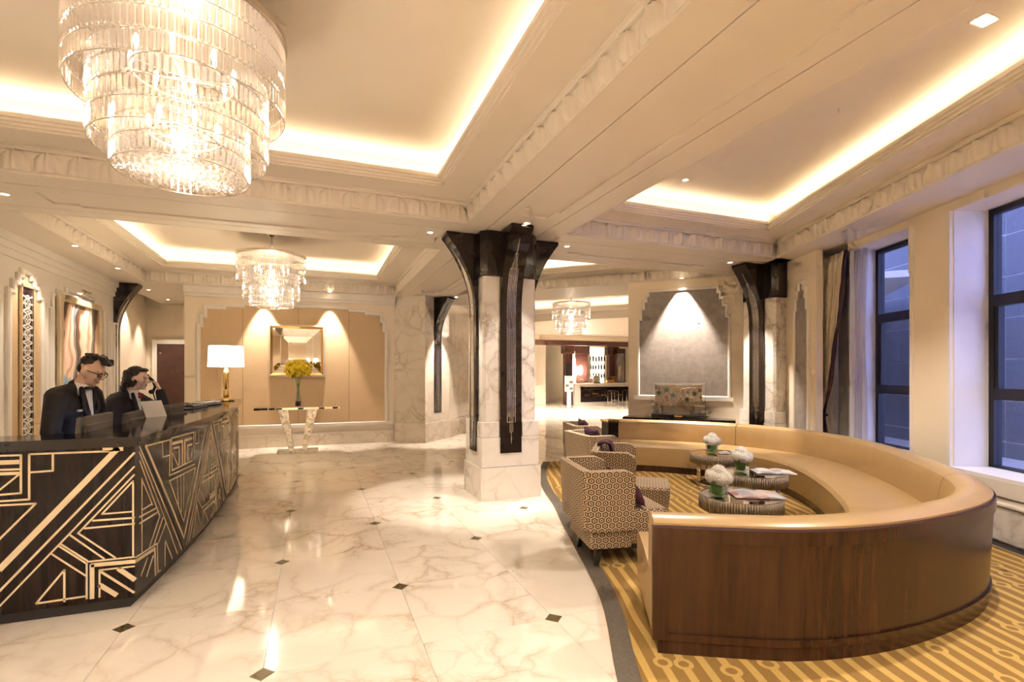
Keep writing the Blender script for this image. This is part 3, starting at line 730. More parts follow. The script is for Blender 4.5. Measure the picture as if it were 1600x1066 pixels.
column('marble_column', 6.05, 15.9, 0.8, 0.8, 'SE', 'distant marble column half hidden behind the central column')
add_fin(pier, (2.56, 11.255, 0), R(-45)-0.03, 0.30, 0.62)
add_fin(wl_left, (XL, 11.56, 0), 0, 0.30, 0.62)
# spots in the soffit around the central column wash the marble and the floor

# ---------------------------------------------------------------- downlights
def downlight(x, y, z, label, target=None, power=SPOT, angle=75, size=0.028, shape='round'):
    t = empty('downlight', (x, y, z)); tag(t, label, 'downlight', 'recessed ceiling downlights')
    if shape == 'round':
        lathe('trim_ring', [(0.030, -0.001), (0.045, -0.001), (0.046, -0.006), (0.034, -0.007), (0.030, -0.004)], M['trim'], t, 20, caps=False)
        lathe('lens', [(0.001, -0.003), (0.030, -0.003), (0.030, -0.001), (0.001, -0.001)], M['lens'], t, 16)
    else:
        box('trim_ring', -0.075, 0.075, -0.05, 0.05, -0.004, -0.001, M['trim'], t); box('lens', -0.06, 0.06, -0.035, 0.035, -0.008, -0.004, M['lens'], t)
    s = spot('downlight_beam', (0, 0, -0.02), (0, 0, -1) if target is None else tuple(Vector(target) - Vector((x, y, z-0.02)) + Vector((0, 0, -0.02))), power, angle, 0.5, size=size)
    s.parent = t
    return t
DL = [(2.22, 5.26, ZB, 'small downlight in front of the central column capital', (2.2, 5.42, 0), 75, 50), (3.12, 6.02, ZB, 'small downlight right of the central column capital', (2.75, 6.02, 0), 130, 50), (1.28, 6.02, ZB, 'small downlight left of the central column capital', (1.6, 6.02, 0), 130, 50),
      (-2.74, 6.19, ZB, 'small downlight at the left end of the cross beam', None, 120, 70),
      (4.03, 4.78, ZT-0.001, 'small downlight in the far corner of the tray over the sofa', (3.7, 4.0, 0), 125, 105), (-3.16, 12.22, ZB, 'downlight nearest the flared bracket in the door recess', None, 60, 90), (-3.16, 13.65, ZB, 'downlight before the dark door in the recess', None, 60, 90),
      (5.9, 6.0, ZB, 'downlight beside the marble column near the curtain', (6.3, 6.05, 0), 200, 50),
      (2.9, 10.9, ZB, 'downlight washing the marble pier', (2.72, 11.1, 0), 260, 50)]
for x, y, z, lab, tg, pw, an in DL: downlight(x, y, z, lab, tg, pw, an)
downlight(4.0, 1.93, ZT-0.001, 'bright square downlight at the top right corner of the ceiling', (3.9, 3.0, 0), 130, 100, shape='square')
for x, y, z, lab in ((-2.0, 0.4, ZB, 'added fill downlight, unseen behind the viewpoint over the reception floor, left'), (0.3, 0.4, ZB, 'added fill downlight, unseen behind the viewpoint over the reception floor, right'), (4.0, -1.2, ZB, 'added fill downlight, unseen behind the viewpoint over the carpet'), (-2.0, -1.2, ZB, 'added fill downlight, unseen at the rear wall, left'), (0.6, -1.2, ZB, 'added fill downlight, unseen at the rear wall, right')): downlight(x, y, z, lab, None, 98, 130)  # unseen lamps added to lift the floor and the beam undersides
# wall washers
downlight(-0.98, 11.13, ZB-0.001, 'wall washer above the left side of the mirror', (-0.98, 11.28, 1.2), 190, 50)
downlight(0.27, 11.13, ZB-0.001, 'wall washer above the right side of the mirror', (0.27, 11.28, 1.2), 190, 50)
q = PQ(PD-0.16, -0.87); tq = PQ(PD, -0.87)
downlight(q[0], q[1], ZB, 'wall washer above the grey stepped panel', (tq[0]-0.02, tq[1]-0.02, 1.0), 400, 66)
downlight(-2.98, 9.9, ZB-0.0, 'wall washer above the framed painting', (-3.5, 9.9, 2.0), 85, 55)
downlight(-2.98, 8.35, ZB, 'wall washer above the fretwork screen', (-3.5, 8.35, 1.9), 38, 60)

# ---------------------------------------------------------------- chandeliers
bm = bmesh.new(); hw, hh, hd = 0.0112, 0.0455, 0.007
vs = []
for z, k in ((hh, 0.45), (hh*0.78, 1.0), (-hh*0.78, 1.0), (-hh, 0.45)):
    vs.append([bm.verts.new((hd*k*a, hw*k*b, z)) for a, b in ((1, -0.45), (1, 0.45), (0.0, 1), (-1, 0.45), (-1, -0.45), (0.0, -1))])
for a, b in zip(vs, vs[1:]):
    for i in range(6): bm.faces.new((a[i], a[(i+1) % 6], b[(i+1) % 6], b[i]))
bm.faces.new(vs[0]); bm.faces.new(vs[-1][::-1]); bmesh.ops.recalc_face_normals(bm, faces=bm.faces)
cry_me = bpy.data.meshes.new('crystal'); bm.to_mesh(cry_me); bm.free(); cry_me.materials.append(M['crystal'])
TIERS = [(0.50, 3.36, 4), (0.41, 3.10, 4), (0.315, 2.88, 3)]
def chandelier(x, y, label, near):
    t = empty('chandelier', (x, y, 0)); tag(t, label, 'chandelier', 'three tiered crystal chandeliers')
    lathe('canopy', [(0.085, ZT-0.001), (0.085, ZT-0.02), (0.06, ZT-0.05), (0.03, ZT-0.08), (0.012, ZT-0.085)], M['steel'], t, 24)
    tube('stem', [(0, 0, ZT-0.06), (0, 0, 3.40)], 0.012, M['steel'], t)
    lathe('top_plate', [(0.02, 3.405), (0.50, 3.405), (0.515, 3.40), (0.515, 3.372), (0.50, 3.368), (0.42, 3.375), (0.02, 3.385)], M['champagne'], t, 64)
    items = []
    for r, z0, rows in TIERS:
        n = int(2*PI*r/0.0305)
        for k in range(rows):
            z = z0 - 0.047 - k*0.103
            for i in range(n):
                a = 2*PI*(i + 0.5*(k % 2))/n; items.append((r, a, z))
        bm = bmesh.new()
        for k in range(rows+1):
            zz = z0 + 0.004 - k*0.103
            add_tube(bm, [(r*math.cos(2*PI*i/48), r*math.sin(2*PI*i/48), zz) for i in range(48)], 0.003, 5, True)
        from_bm('tier_rings', bm, M['steel'], t, True)
    if near:
        items.sort(key=lambda q: (x + q[0]*math.cos(q[1]))**2 + (y + q[0]*math.sin(q[1]))**2 + (q[2]-1.5)**2 + (0.0 if q[0] > 0 else 0))
        for r, a, z in items[:300]:
            o = link_mesh('crystal', cry_me, None, t, (r*math.cos(a), r*math.sin(a), z)); o.rotation_euler = (0, 0, a)
        items = items[300:]
    bm = bmesh.new()
    src = [(v.co.copy()) for v in cry_me.vertices]; fcs = [tuple(p.vertices) for p in cry_me.polygons]
    V, Fc = [], []
    for r, a, z in items:
        c, s = math.cos(a), math.sin(a); b = len(V)
        for v in src: V.append((c*(r+v.x) - s*v.y, s*(r+v.x) + c*v.y, z + v.z))
        Fc += [tuple(b+i for i in f) for f in fcs]
    bm.free(); me = bpy.data.meshes.new('crystal_rows'); me.from_pydata(V, [], Fc); me.update()
    o = link_mesh('crystal_rows', me, M['crystal'], t); o['kind'] = 'stuff'
    # beaded underside
    bm = bmesh.new(); rr = random.Random(3)
    for k in range(260):
        r = 0.30*math.sqrt((k+0.5)/260); a = k*2.39996
        bmesh.ops.create_icosphere(bm, subdivisions=1, radius=0.011, matrix=Matrix.Translation((r*math.cos(a), r*math.sin(a), 2.575 + 0.012*rr.random())))
    o = from_bm('bead_net', bm, M['crystal'], t); o['kind'] = 'stuff'
    lathe('bead_plate', [(0.002, 2.60), (0.31, 2.60), (0.312, 2.594), (0.002, 2.592)], M['crystal'], t, 48)
    # bulbs on an inner ring
    for (r, z, n) in ((0.24, 3.16, 8), (0.16, 2.84, 6)):
        for k in range(n):
            a = 2*PI*k/n; bx, by = r*math.cos(a), r*math.sin(a)
            lathe('bulb', [(0.004, z+0.045), (0.010, z+0.035), (0.014, z+0.012), (0.012, z-0.005), (0.006, z-0.02), (0.006, z-0.06)], M['bulb'], t, 10, (bx, by))
    tube('bulb_stem', [(0, 0, 3.38), (0, 0, 2.70)], 0.01, M['champagne'], t)
    for z, r in ((3.10, 0.24), (2.78, 0.16)):
        bm = bmesh.new(); add_tube(bm, [(r*math.cos(2*PI*i/32), r*math.sin(2*PI*i/32), z) for i in range(32)], 0.007, 6, True)
        for i in range(4): add_tube(bm, [(0, 0, z), (r*math.cos(PI*i/2), r*math.sin(PI*i/2), z)], 0.006, 6)
        from_bm('bulb_ring', bm, M['champagne'], t, True)
    for z, p_ in ((3.10, 0.40), (2.92, 0.30), (2.72, 0.30)): point('bulb_light', (0, 0, z), CHAND*p_, (1.0, 0.88, 0.76), 0.06, t)
    return t
chandelier(-0.67, 3.21, 'large crystal chandelier hanging nearest, over the reception floor', True)
chandelier(-0.66, 8.97, 'crystal chandelier hanging before the mirror wall', False)
chandelier(*PQ(13.15, -4.05), 'small far crystal chandelier right of the central column', False)
# downlights added only to brighten the far hall
for p, q_, wh in ((17.5, -5.5, 'first added fill downlight of the far hall behind its chandelier'), (19.5, -8.0, 'added far hall fill downlight at the left wall by the bar'), (19.5, -4.0, 'added far hall fill downlight right of the bar opening'), (22, -6.5, 'added far hall fill downlight deepest in the bar')):
    X, Y = PQ(p, q_); downlight(X, Y, ZB, wh, None, 560, 130)
# ---------------------------------------------------------------- reception desk
FRONT=[(0.034,[(-1.745,0.358),(-1.173,1.069)]),(0.03,[(-1.241,1.072),(-1.149,1.07)]),(0.011,[(-1.611,1.06),(-1.202,1.056)]),(0.011,[(-1.609,1.06),(-1.609,0.776),(-1.796,0.777)]),(0.011,[(-1.496,1.056),(-1.496,0.948),(-1.602,0.946)]),(0.011,[(-1.796,1.06),(-1.648,1.057),(-1.648,0.819),(-1.796,0.816)]),(0.026,[(-1.796,1.017),(-1.655,1.015)]),(0.012,[(-1.796,0.972),(-1.655,0.969)]),(0.018,[(-1.796,0.948),(-1.655,0.944)]),(0.01,[(-1.796,0.798),(-1.659,0.934)]),(0.011,[(-1.796,0.753),(-1.578,0.747),(-1.796,0.483)]),(0.013,[(-1.745,0.223),(-1.06,1.066)]),(0.01,[(-1.745,0.129),(-1.06,0.974)]),(0.01,[(-1.372,0.535),(-1.06,0.92)]),(0.01,[(-1.252,0.646),(-1.089,0.851),(-1.089,0.353)]),(0.009,[(-1.252,0.646),(-1.095,0.646)]),(0.011,[(-1.298,0.608),(-1.06,0.603)]),(0.011,[(-1.34,0.562),(-1.06,0.564)]),(0.01,[(-1.372,0.535),(-1.183,0.351)]),(0.01,[(-1.414,0.53),(-1.241,0.352)]),(0.01,[(-1.46,0.478),(-1.326,0.35)]),(0.01,[(-1.469,0.466),(-1.333,0.336)]),(0.01,[(-1.505,0.421),(-1.335,0.255)]),(0.01,[(-1.329,0.069),(-1.329,0.343),(-1.06,0.342)]),(0.024,[(-1.302,0.07),(-1.302,0.318),(-1.06,0.311)]),(0.01,[(-1.264,0.07),(-1.264,0.28),(-1.06,0.279)]),(0.028,[(-1.26,0.18),(-1.144,0.072)]),(0.014,[(-1.255,0.267),(-1.06,0.081)]),(0.028,[(-1.163,0.272),(-1.06,0.168)]),(0.011,[(-1.576,0.115),(-1.44,0.307),(-1.44,0.07)]),(0.011,[(-1.576,0.115),(-1.33,0.121)])]
SIDE=[(0.011,[(3.951,1.07),(4.795,0.023)]),(0.01,[(3.951,1.031),(4.688,0.028)]),(0.01,[(3.956,0.969),(4.277,0.503)]),(0.009,[(3.987,0.847),(3.987,0.335)]),(0.009,[(3.987,0.837),(4.151,0.62)]),(0.009,[(3.994,0.627),(4.138,0.631)]),(0.011,[(3.951,0.59),(4.206,0.581)]),(0.011,[(3.951,0.546),(4.234,0.543)]),(0.009,[(4.277,0.5),(4.099,0.33)]),(0.009,[(4.337,0.475),(4.173,0.317)]),(0.009,[(4.399,0.423),(4.257,0.313)]),(0.012,[(3.894,0.335),(4.234,0.314),(4.248,0.074)]),(0.022,[(3.894,0.309),(4.192,0.29),(4.206,0.09)]),(0.012,[(3.975,0.18),(4.073,0.267)]),(0.016,[(4.06,0.144),(4.165,0.247)]),(0.011,[(4.383,0.284),(4.532,0.083),(4.268,0.095)]),(0.009,[(4.377,0.274),(4.377,0.043)]),(0.022,[(4.043,1.062),(4.795,0.168)]),(0.011,[(4.06,1.06),(4.481,1.047),(4.464,0.769),(5.088,0.745)]),(0.009,[(4.328,1.046),(4.337,0.934),(4.457,0.928)]),(0.01,[(4.508,1.056),(5.063,1.039),(5.063,0.791),(4.521,0.798),(4.508,1.056)]),(0.024,[(4.535,1.009),(4.755,1.002),(4.755,0.806)]),(0.018,[(4.549,0.97),(4.677,0.963),(4.677,0.813)]),(0.024,[(5.015,0.992),(4.816,0.999),(4.816,0.803)]),(0.016,[(5.015,0.937),(4.893,0.943),(4.893,0.811)]),(0.009,[(4.532,0.929),(4.65,0.811)]),(0.009,[(5.029,0.887),(4.924,0.813)]),(0.01,[(4.464,0.726),(5.113,0.709),(4.787,0.315),(4.464,0.726)]),(0.008,[(4.628,0.726),(4.658,0.491)]),(0.008,[(4.715,0.722),(4.727,0.409)]),(0.008,[(4.787,0.72),(4.787,0.368)]),(0.008,[(4.88,0.716),(4.867,0.454)]),(0.011,[(5.113,1.038),(5.113,0.925),(5.216,0.922),(5.232,1.041)]),(0.02,[(4.795,0.168),(5.477,1.04)]),(0.01,[(4.795,0.023),(5.608,1.036)]),(0.01,[(4.867,0.025),(5.678,1.025)]),(0.01,[(5.327,0.507),(5.678,0.974),(5.907,0.339)]),(0.009,[(5.446,0.588),(5.663,0.897),(5.827,0.552)]),(0.009,[(5.385,0.57),(5.866,0.545)]),(0.01,[(5.356,0.523),(5.907,0.496)]),(0.009,[(5.574,0.86),(5.608,0.34)]),(0.01,[(5.327,0.285),(5.891,0.277),(5.907,0.058)]),(0.016,[(5.385,0.24),(5.827,0.226),(5.827,0.063)]),(0.009,[(5.039,0.079),(5.163,0.354),(5.31,0.053),(5.039,0.079)]),(0.009,[(5.243,0.48),(5.446,0.316)]),(0.009,[(5.179,0.408),(5.327,0.285)]),(0.009,[(5.385,0.091),(5.385,0.233)]),(0.014,[(5.415,0.225),(5.622,0.047),(5.843,0.157)]),(0.009,[(5.509,0.025),(5.385,0.151)]),(0.01,[(5.949,0.047),(6.081,0.235),(6.33,0.037),(5.949,0.047)]),(0.01,[(5.678,1.025),(6.407,0.09)]),(0.012,[(5.788,1.02),(6.501,0.105)]),(0.01,[(5.811,1.023),(6.081,1.019),(6.128,0.929)]),(0.016,[(6.277,0.985),(6.766,0.971)]),(0.014,[(6.407,0.965),(6.407,0.794)]),(0.014,[(6.627,0.964),(6.627,0.777)]),(0.01,[(6.225,1.025),(6.841,1.014),(6.841,0.753),(6.176,0.743),(6.225,1.025)]),(0.009,[(6.176,0.691),(6.841,0.695),(6.563,0.424),(6.176,0.691)]),(0.014,[(6.501,0.105),(7.094,0.985)]),(0.009,[(6.627,0.058),(7.296,0.98)]),(0.01,[(6.92,0.226),(7.486,0.86),(7.861,0.113)]),(0.009,[(6.92,0.363),(7.787,0.281)]),(0.009,[(6.92,0.05),(7.687,0.058)]),(0.009,[(7.094,0.032),(7.941,-0.036)]),(0.009,[(8.081,0.946),(8.414,-0.129)]),(0.012,[(8.859,0.904),(8.834,-0.137)])]

ACX, ACY, AR = -22.2372, 6.1995, 21.2828
def arc(y, d=0.0):
    """point on the desk front at world y, d inwards"""
    th = math.asin((y-ACY)/AR); return (ACX + (AR-d)*math.cos(th), ACY + (AR-d)*math.sin(th))
def desk_outline(d, inner, y_end=8.85, near=0.0):
    o = [arc(3.89 + (y_end - 3.89 - 0.0)*i/24, d) for i in range(25)]
    o[0] = (o[0][0], 3.89 + d)
    # rounded far end
    ex_, ey_ = o[-1]
    end = [(ex_ - 0.02, ey_ + 0.10 - d*0.5), (ex_ - 0.10, ey_ + 0.19 - d*0.5), (ex_ - 0.25, ey_ + 0.24 - d*0.5), (arc(y_end, inner)[0], ey_ + 0.24 - d*0.5)]
    inn = [arc(4.12 + (inner-0.40) + (y_end - 4.12)*i/20*0.999, inner) for i in range(21)][::-1]
    inn[0] = arc(y_end, inner)
    left = [(-3.0, 4.12 + (inner-0.40)), (-3.0, 3.89 + d)]
    return o + end + inn + left
desk = empty('reception_desk', (-1.3, 5.5, 0)); tag(desk, 'long curved dark wood reception desk with gold geometric inlay', 'desk')
dl = Vector((-1.3, 5.5, 0))
def dprism(name, pts, z0, z1, m): o = prism(name, [(p[0]-dl.x, p[1]-dl.y) for p in pts], z0, z1, M[m], desk); return o
dprism('plinth', desk_outline(0.035, 0.36), 0.0, 0.07, 'black_matte')
dprism('body', desk_outline(0.0, 0.38), 0.07, 1.035, 'ebony')
dprism('neck_moulding', desk_outline(-0.012, 0.40), 1.035, 1.052, 'black')
dprism('countertop_underside', desk_outline(-0.03, 0.42), 1.052, 1.072, 'black')
dprism('countertop', desk_outline(-0.045, 0.44), 1.072, 1.10, 'black')
# staff-side shelf that carries the monitors
dprism('work_shelf', [arc(4.17, 0.38), arc(7.4, 0.38), arc(7.4, 0.57), arc(4.17, 0.57)], 0.78, 0.81, 'ebony')
# gold inlay strips, proud of the veneer
def clipz(a, b, zmin, smin, smax):
    (s0, z0), (s1, z1) = a, b; z0 *= 0.957; z1 *= 0.957; t0, t1 = 0.0, 1.0
    for p, q, lo, hi in ((z0, z1, zmin, 1.028), (s0, s1, smin, smax)):
        d = q-p
        if abs(d) < 1e-9:
            if p < lo or p > hi: return None
            continue
        ta, tb = (lo-p)/d, (hi-p)/d
        if ta > tb: ta, tb = tb, ta
        t0, t1 = max(t0, ta), min(t1, tb)
    if t1 - t0 < 1e-3: return None
    f = lambda t: (s0+(s1-s0)*t, z0+(z1-z0)*t)
    return f(t0), f(t1)
def strip_obj(a, b, wd, mapper, name='inlay_strip'):
    av, bv = Vector(a), Vector(b); t = (bv-av); L = t.length
    if L < 0.012: return
    t.normalize(); n = Vector((-t.y, t.x))*wd/2; av = av - t*wd*0.25; bv = bv + t*wd*0.25
    k = max(1, int(abs(bv.x-av.x)/0.25)); bm = bmesh.new(); rows = []
    for i in range(k+1):
        c = av + (bv-av)*i/k
        rows.append([bm.verts.new(mapper(c+n, 0.0)), bm.verts.new(mapper(c-n, 0.0)), bm.verts.new(mapper(c-n, 0.0025)), bm.verts.new(mapper(c+n, 0.0025))])
    for r0, r1 in zip(rows, rows[1:]):
        for i in range(4): bm.faces.new((r0[i], r0[(i+1) % 4], r1[(i+1) % 4], r1[i]))
    bm.faces.new(rows[0][::-1]); bm.faces.new(rows[-1])
    return from_bm(name, bm, M['inlay'] if name == 'inlay_strip' else M['black_matte'], desk)
def mapF(c, w): return Vector((c.x, 3.89 - w, c.y)) - dl
def mapS(c, w):
    p = arc(c.x, -w); return Vector((p[0], p[1], c.y)) - dl
for wd, pl in FRONT:
    for a, b in zip(pl, pl[1:]):
        q = clipz(a, b, 0.10, -3.0, -1.083)
        if q: strip_obj(q[0], q[1], wd, mapF)
for rep in range(3):
    for wd, pl in SIDE:
        if max(p[0] for p in pl) > 6.42: continue
        if rep and max(p[0] for p in pl) < 4.78: 
            pass
        for a, b in zip(pl, pl[1:]):
            q = clipz((a[0]+1.735*rep, a[1]), (b[0]+1.735*rep, b[1]), 0.09, 3.90, 8.84)
            if rep < 2 and q and max(q[0][0], q[1][0]) > 5.75 + 1.735*rep + 0.75 - 0.735*0: continue
            if q: strip_obj(q[0], q[1], wd, mapS)
    q = clipz((4.0+1.735*rep, 1.06), (4.80+1.735*rep, 0.05), 0.07, 3.9, 8.84)
    if q: strip_obj((q[0][0]+0.025, q[0][1]), (q[1][0]+0.025, q[1][1]), 0.016, mapS, 'panel_joint')
# thin steel edge line under the counter
# ---------------------------------------------------------------- things on the desk
def monitor(name, x, y, rz, label, wd=0.44, tilt=12, zb=0.81, top=1.215):
    t = empty(name, (x, y, zb), rz); tag(t, label, 'monitor', 'reception monitors')
    box('stand_foot', -0.10, 0.10, -0.07, 0.07, 0, 0.015, M['grey_plastic'], t, 0.003)
    h = top-zb
    box('stand_neck', -0.03, 0.03, -0.005, 0.02, 0.015, min(0.22, h*0.6), M['grey_plastic'], t); hv = min(0.14, h*0.48)
    bm = bmesh.new(); add_box(bm, -wd/2, wd/2, -0.015, 0.015, -hv, hv); bmesh.ops.bevel(bm, geom=bm.edges[:], offset=0.006, segments=2, affect='EDGES')
    add_box(bm, -wd/2+0.06, wd/2-0.06, -0.035, -0.014, -hv*0.7, hv*0.6)
    bm.transform(Matrix.Translation((0, 0, h-hv)) @ Matrix.Rotation(R(tilt), 4, 'X')); from_bm('casing', bm, M['grey_plastic'], t)
    bm = bmesh.new(); add_box(bm, -wd/2+0.015, wd/2-0.015, 0.0148, 0.017, -hv+0.015, hv-0.015); bm.transform(Matrix.Translation((0, 0, h-hv)) @ Matrix.Rotation(R(tilt), 4, 'X')); from_bm('screen', bm, M['screen'], t)
    return t
monitor('computer_monitor', -1.49, 4.49, R(90), 'grey monitor back in front of the person wearing glasses', 0.58, 5, top=1.205)
monitor('computer_monitor', -1.475, 5.28, R(90), 'grey monitor back in front of the person telephoning', 0.54, 5, top=1.175)
monitor('desk_terminal', -1.30, 5.80, R(62), 'small dark terminal standing on the counter by the white card', 0.26, 12, zb=1.10, top=1.20)
# leaning white card
t = prism('desk_card', [(-0.11, 0), (0.11, 0), (0.11, 0.16), (-0.11, 0.16)], -0.002, 0.002, M['white']); t.matrix_world = Matrix.Translation((-1.36, 5.50, 1.101)) @ Matrix.Rotation(R(60), 4, 'Z') @ Matrix.Rotation(R(68), 4, 'X')
tag(t, 'white card leaning at the dark monitor on the desk', 'card')
# dark leather document folders stacked at the far end of the desk
def folder(x, y, rz, z, L, wd, label):
    t = empty('document_folder', (x, y, z), rz); tag(t, label, 'folder')
    box('cover', -L/2, L/2, -wd/2, wd/2, 0, 0.012, M['black_matte'], t, 0.003); box('pages', -L/2+0.008, L/2-0.004, -wd/2+0.008, wd/2-0.008, 0.012, 0.03, M['white'], t)
    box('cover', -L/2, L/2, -wd/2, wd/2, 0.03, 0.042, M['black_matte'], t, 0.003); tube('pen', [(L/2-0.02, -wd/3, 0.05), (L/2+0.02, wd/3, 0.056)], 0.006, M['steel'], t)
folder(-1.38, 6.75, R(80), 1.10, 0.42, 0.30, 'lower black leather folder lying on the desk by the lamp')
folder(-1.34, 7.35, R(75), 1.10, 0.44, 0.30, 'black leather folder nearest the brass lamp')
# lamp
lp = empty('table_lamp', (-1.22, 8.38, 1.10)); tag(lp, 'brass table lamp with a glowing white drum shade on the desk', 'lamp')
lathe('base', [(0.105, 0), (0.11, 0.01), (0.105, 0.03), (0.07, 0.045), (0.03, 0.06)], M['brass'], lp)
lathe('stem', [(0.036, 0.055), (0.04, 0.07), (0.038, 0.15), (0.026, 0.17), (0.028, 0.18), (0.034, 0.19), (0.040, 0.36), (0.036, 0.44), (0.02, 0.47), (0.018, 0.49), (0.045, 0.495), (0.045, 0.505), (0.012, 0.515), (0.01, 0.60)], M['brass'], lp, 20)
lathe('shade', [(0.225, 0.50), (0.235, 0.50), (0.222, 0.80), (0.212, 0.80)], M['shade'], lp, 40, caps=False)
point('lamp_light', (0, 0, 0.66), 26, (1.0, 0.80, 0.52), 0.06, lp)
# ---------------------------------------------------------------- curved sofa
SO = [(1.66, 2.22), (2.02, 2.02), (2.32, 1.875), (2.70, 1.785), (3.16, 1.76), (3.71, 1.81), (4.14, 1.94), (4.50, 2.17), (4.84, 2.48), (5.30, 2.98), (5.76, 3.58), (6.08, 4.14), (6.27, 4.70), (6.30, 5.21), (6.20, 5.70), (6.00, 6.15), (5.72, 6.55), (5.30, 6.98), (4.81, 7.36)]
SP = catmull([(a, b, 0) for a, b in SO], 5)
NS = len(SP)
def s_nrm(i):
    t = (SP[min(i+1, NS-1)] - SP[max(i-1, 0)]).normalized(); return Vector((-t.y, t.x, 0))
SNR = [s_nrm(i) for i in range(NS)]
for _ in range(6): SNR = [SNR[0]] + [(SNR[i-1] + SNR[i]*2 + SNR[i+1]).normalized() for i in range(1, NS-1)] + [SNR[-1]]
sofa = empty('curved_sofa', (4.2, 4.2, 0.010)); tag(sofa, 'long curved tan leather banquette sofa with a walnut veneer back', 'sofa')
so0 = Vector((4.2, 4.2, 0.010))
def sweep(name, prof, i0, i1, mat, g0=0.0, g1=0.0, smooth=True, uvs=False):
    bm = bmesh.new(); rings = []
    for i in range(i0, i1+1):
        p, n = SP[i], SNR[i]; tt = (SP[min(i+1, NS-1)] - SP[max(i-1, 0)]).normalized()
        sh = tt*g0 if i == i0 else (-tt*g1 if i == i1 else Vector((0, 0, 0)))
        rings.append([bm.verts.new(p + sh + n*d + Vector((0, 0, z)) - so0) for d, z in prof])
    m = len(prof)
    for a, b in zip(rings, rings[1:]):
        for k in range(m): bm.faces.new((a[k], a[(k+1) % m], b[(k+1) % m], b[k]))
    bm.faces.new(rings[0]); bm.faces.new(rings[-1][::-1])
    return from_bm(name, bm, M[mat], sofa, smooth, angle=35)
N1 = NS-1
sweep('plinth', [(0.03, 0.0), (0.80, 0.0), (0.80, 0.11), (0.03, 0.11)], 0, N1, 'walnut', 0.03, 0.02, False)
sweep('back_panel', [(0.028, 0.085), (0.05, 0.085), (0.05, 0.69), (0.0, 0.69)], 0, N1, 'walnut')
# raised rim of the back panel
sweep('panel_rim', [(-0.006, 0.615), (0.004, 0.612), (0.004, 0.69), (-0.008, 0.69)], 0, N1, 'walnut')
sweep('panel_rim', [(0.018, 0.085), (0.03, 0.085), (0.026, 0.125), (0.013, 0.125)], 0, N1, 'walnut')
sweep('panel_rim', [(-0.007, 0.09), (0.01, 0.09), (0.006, 0.65), (-0.007, 0.65)][::-1] if False else [(0.012, 0.12), (0.02, 0.12), (0.004, 0.62), (-0.005, 0.62)], 0, 1, 'walnut')
sweep('edge_sheen', [(-0.009, 0.690), (0.010, 0.688), (0.010, 0.700), (-0.006, 0.701)], 0, N1, 'purple_trim')  # thin dark edge; its plum tone paints window light reflected in lacquer
def back_prof():
    P = [(0.052, 0.30), (0.006, 0.692), (0.006, 0.712), (0.03, 0.728), (0.09, 0.738), (0.15, 0.732), (0.195, 0.705), (0.215, 0.66), (0.225, 0.55), (0.235, 0.44), (0.235, 0.30)]
    return P
def seat_prof(): return [(0.055, 0.105), (0.055, 0.39), (0.20, 0.415), (0.50, 0.435), (0.76, 0.432), (0.815, 0.415), (0.84, 0.38), (0.84, 0.33), (0.825, 0.22), (0.815, 0.105)]
def near_i(x, y): return min(range(NS), key=lambda i: (SP[i].x-x)**2 + (SP[i].y-y)**2)
cuts = [0, near_i(4.62, 2.26), near_i(6.12, 5.95), N1]
for a, b in zip(cuts, cuts[1:]):
    sweep('back_cushion', back_prof(), a, b, 'leather', 0.004, 0.004); 
cuts2 = [0, near_i(4.50, 2.17), near_i(6.08, 4.14), near_i(6.12, 5.95), N1]
for a, b in zip(cuts2, cuts2[1:]): sweep('seat_cushion', seat_prof(), a, b, 'leather', 0.003, 0.003)

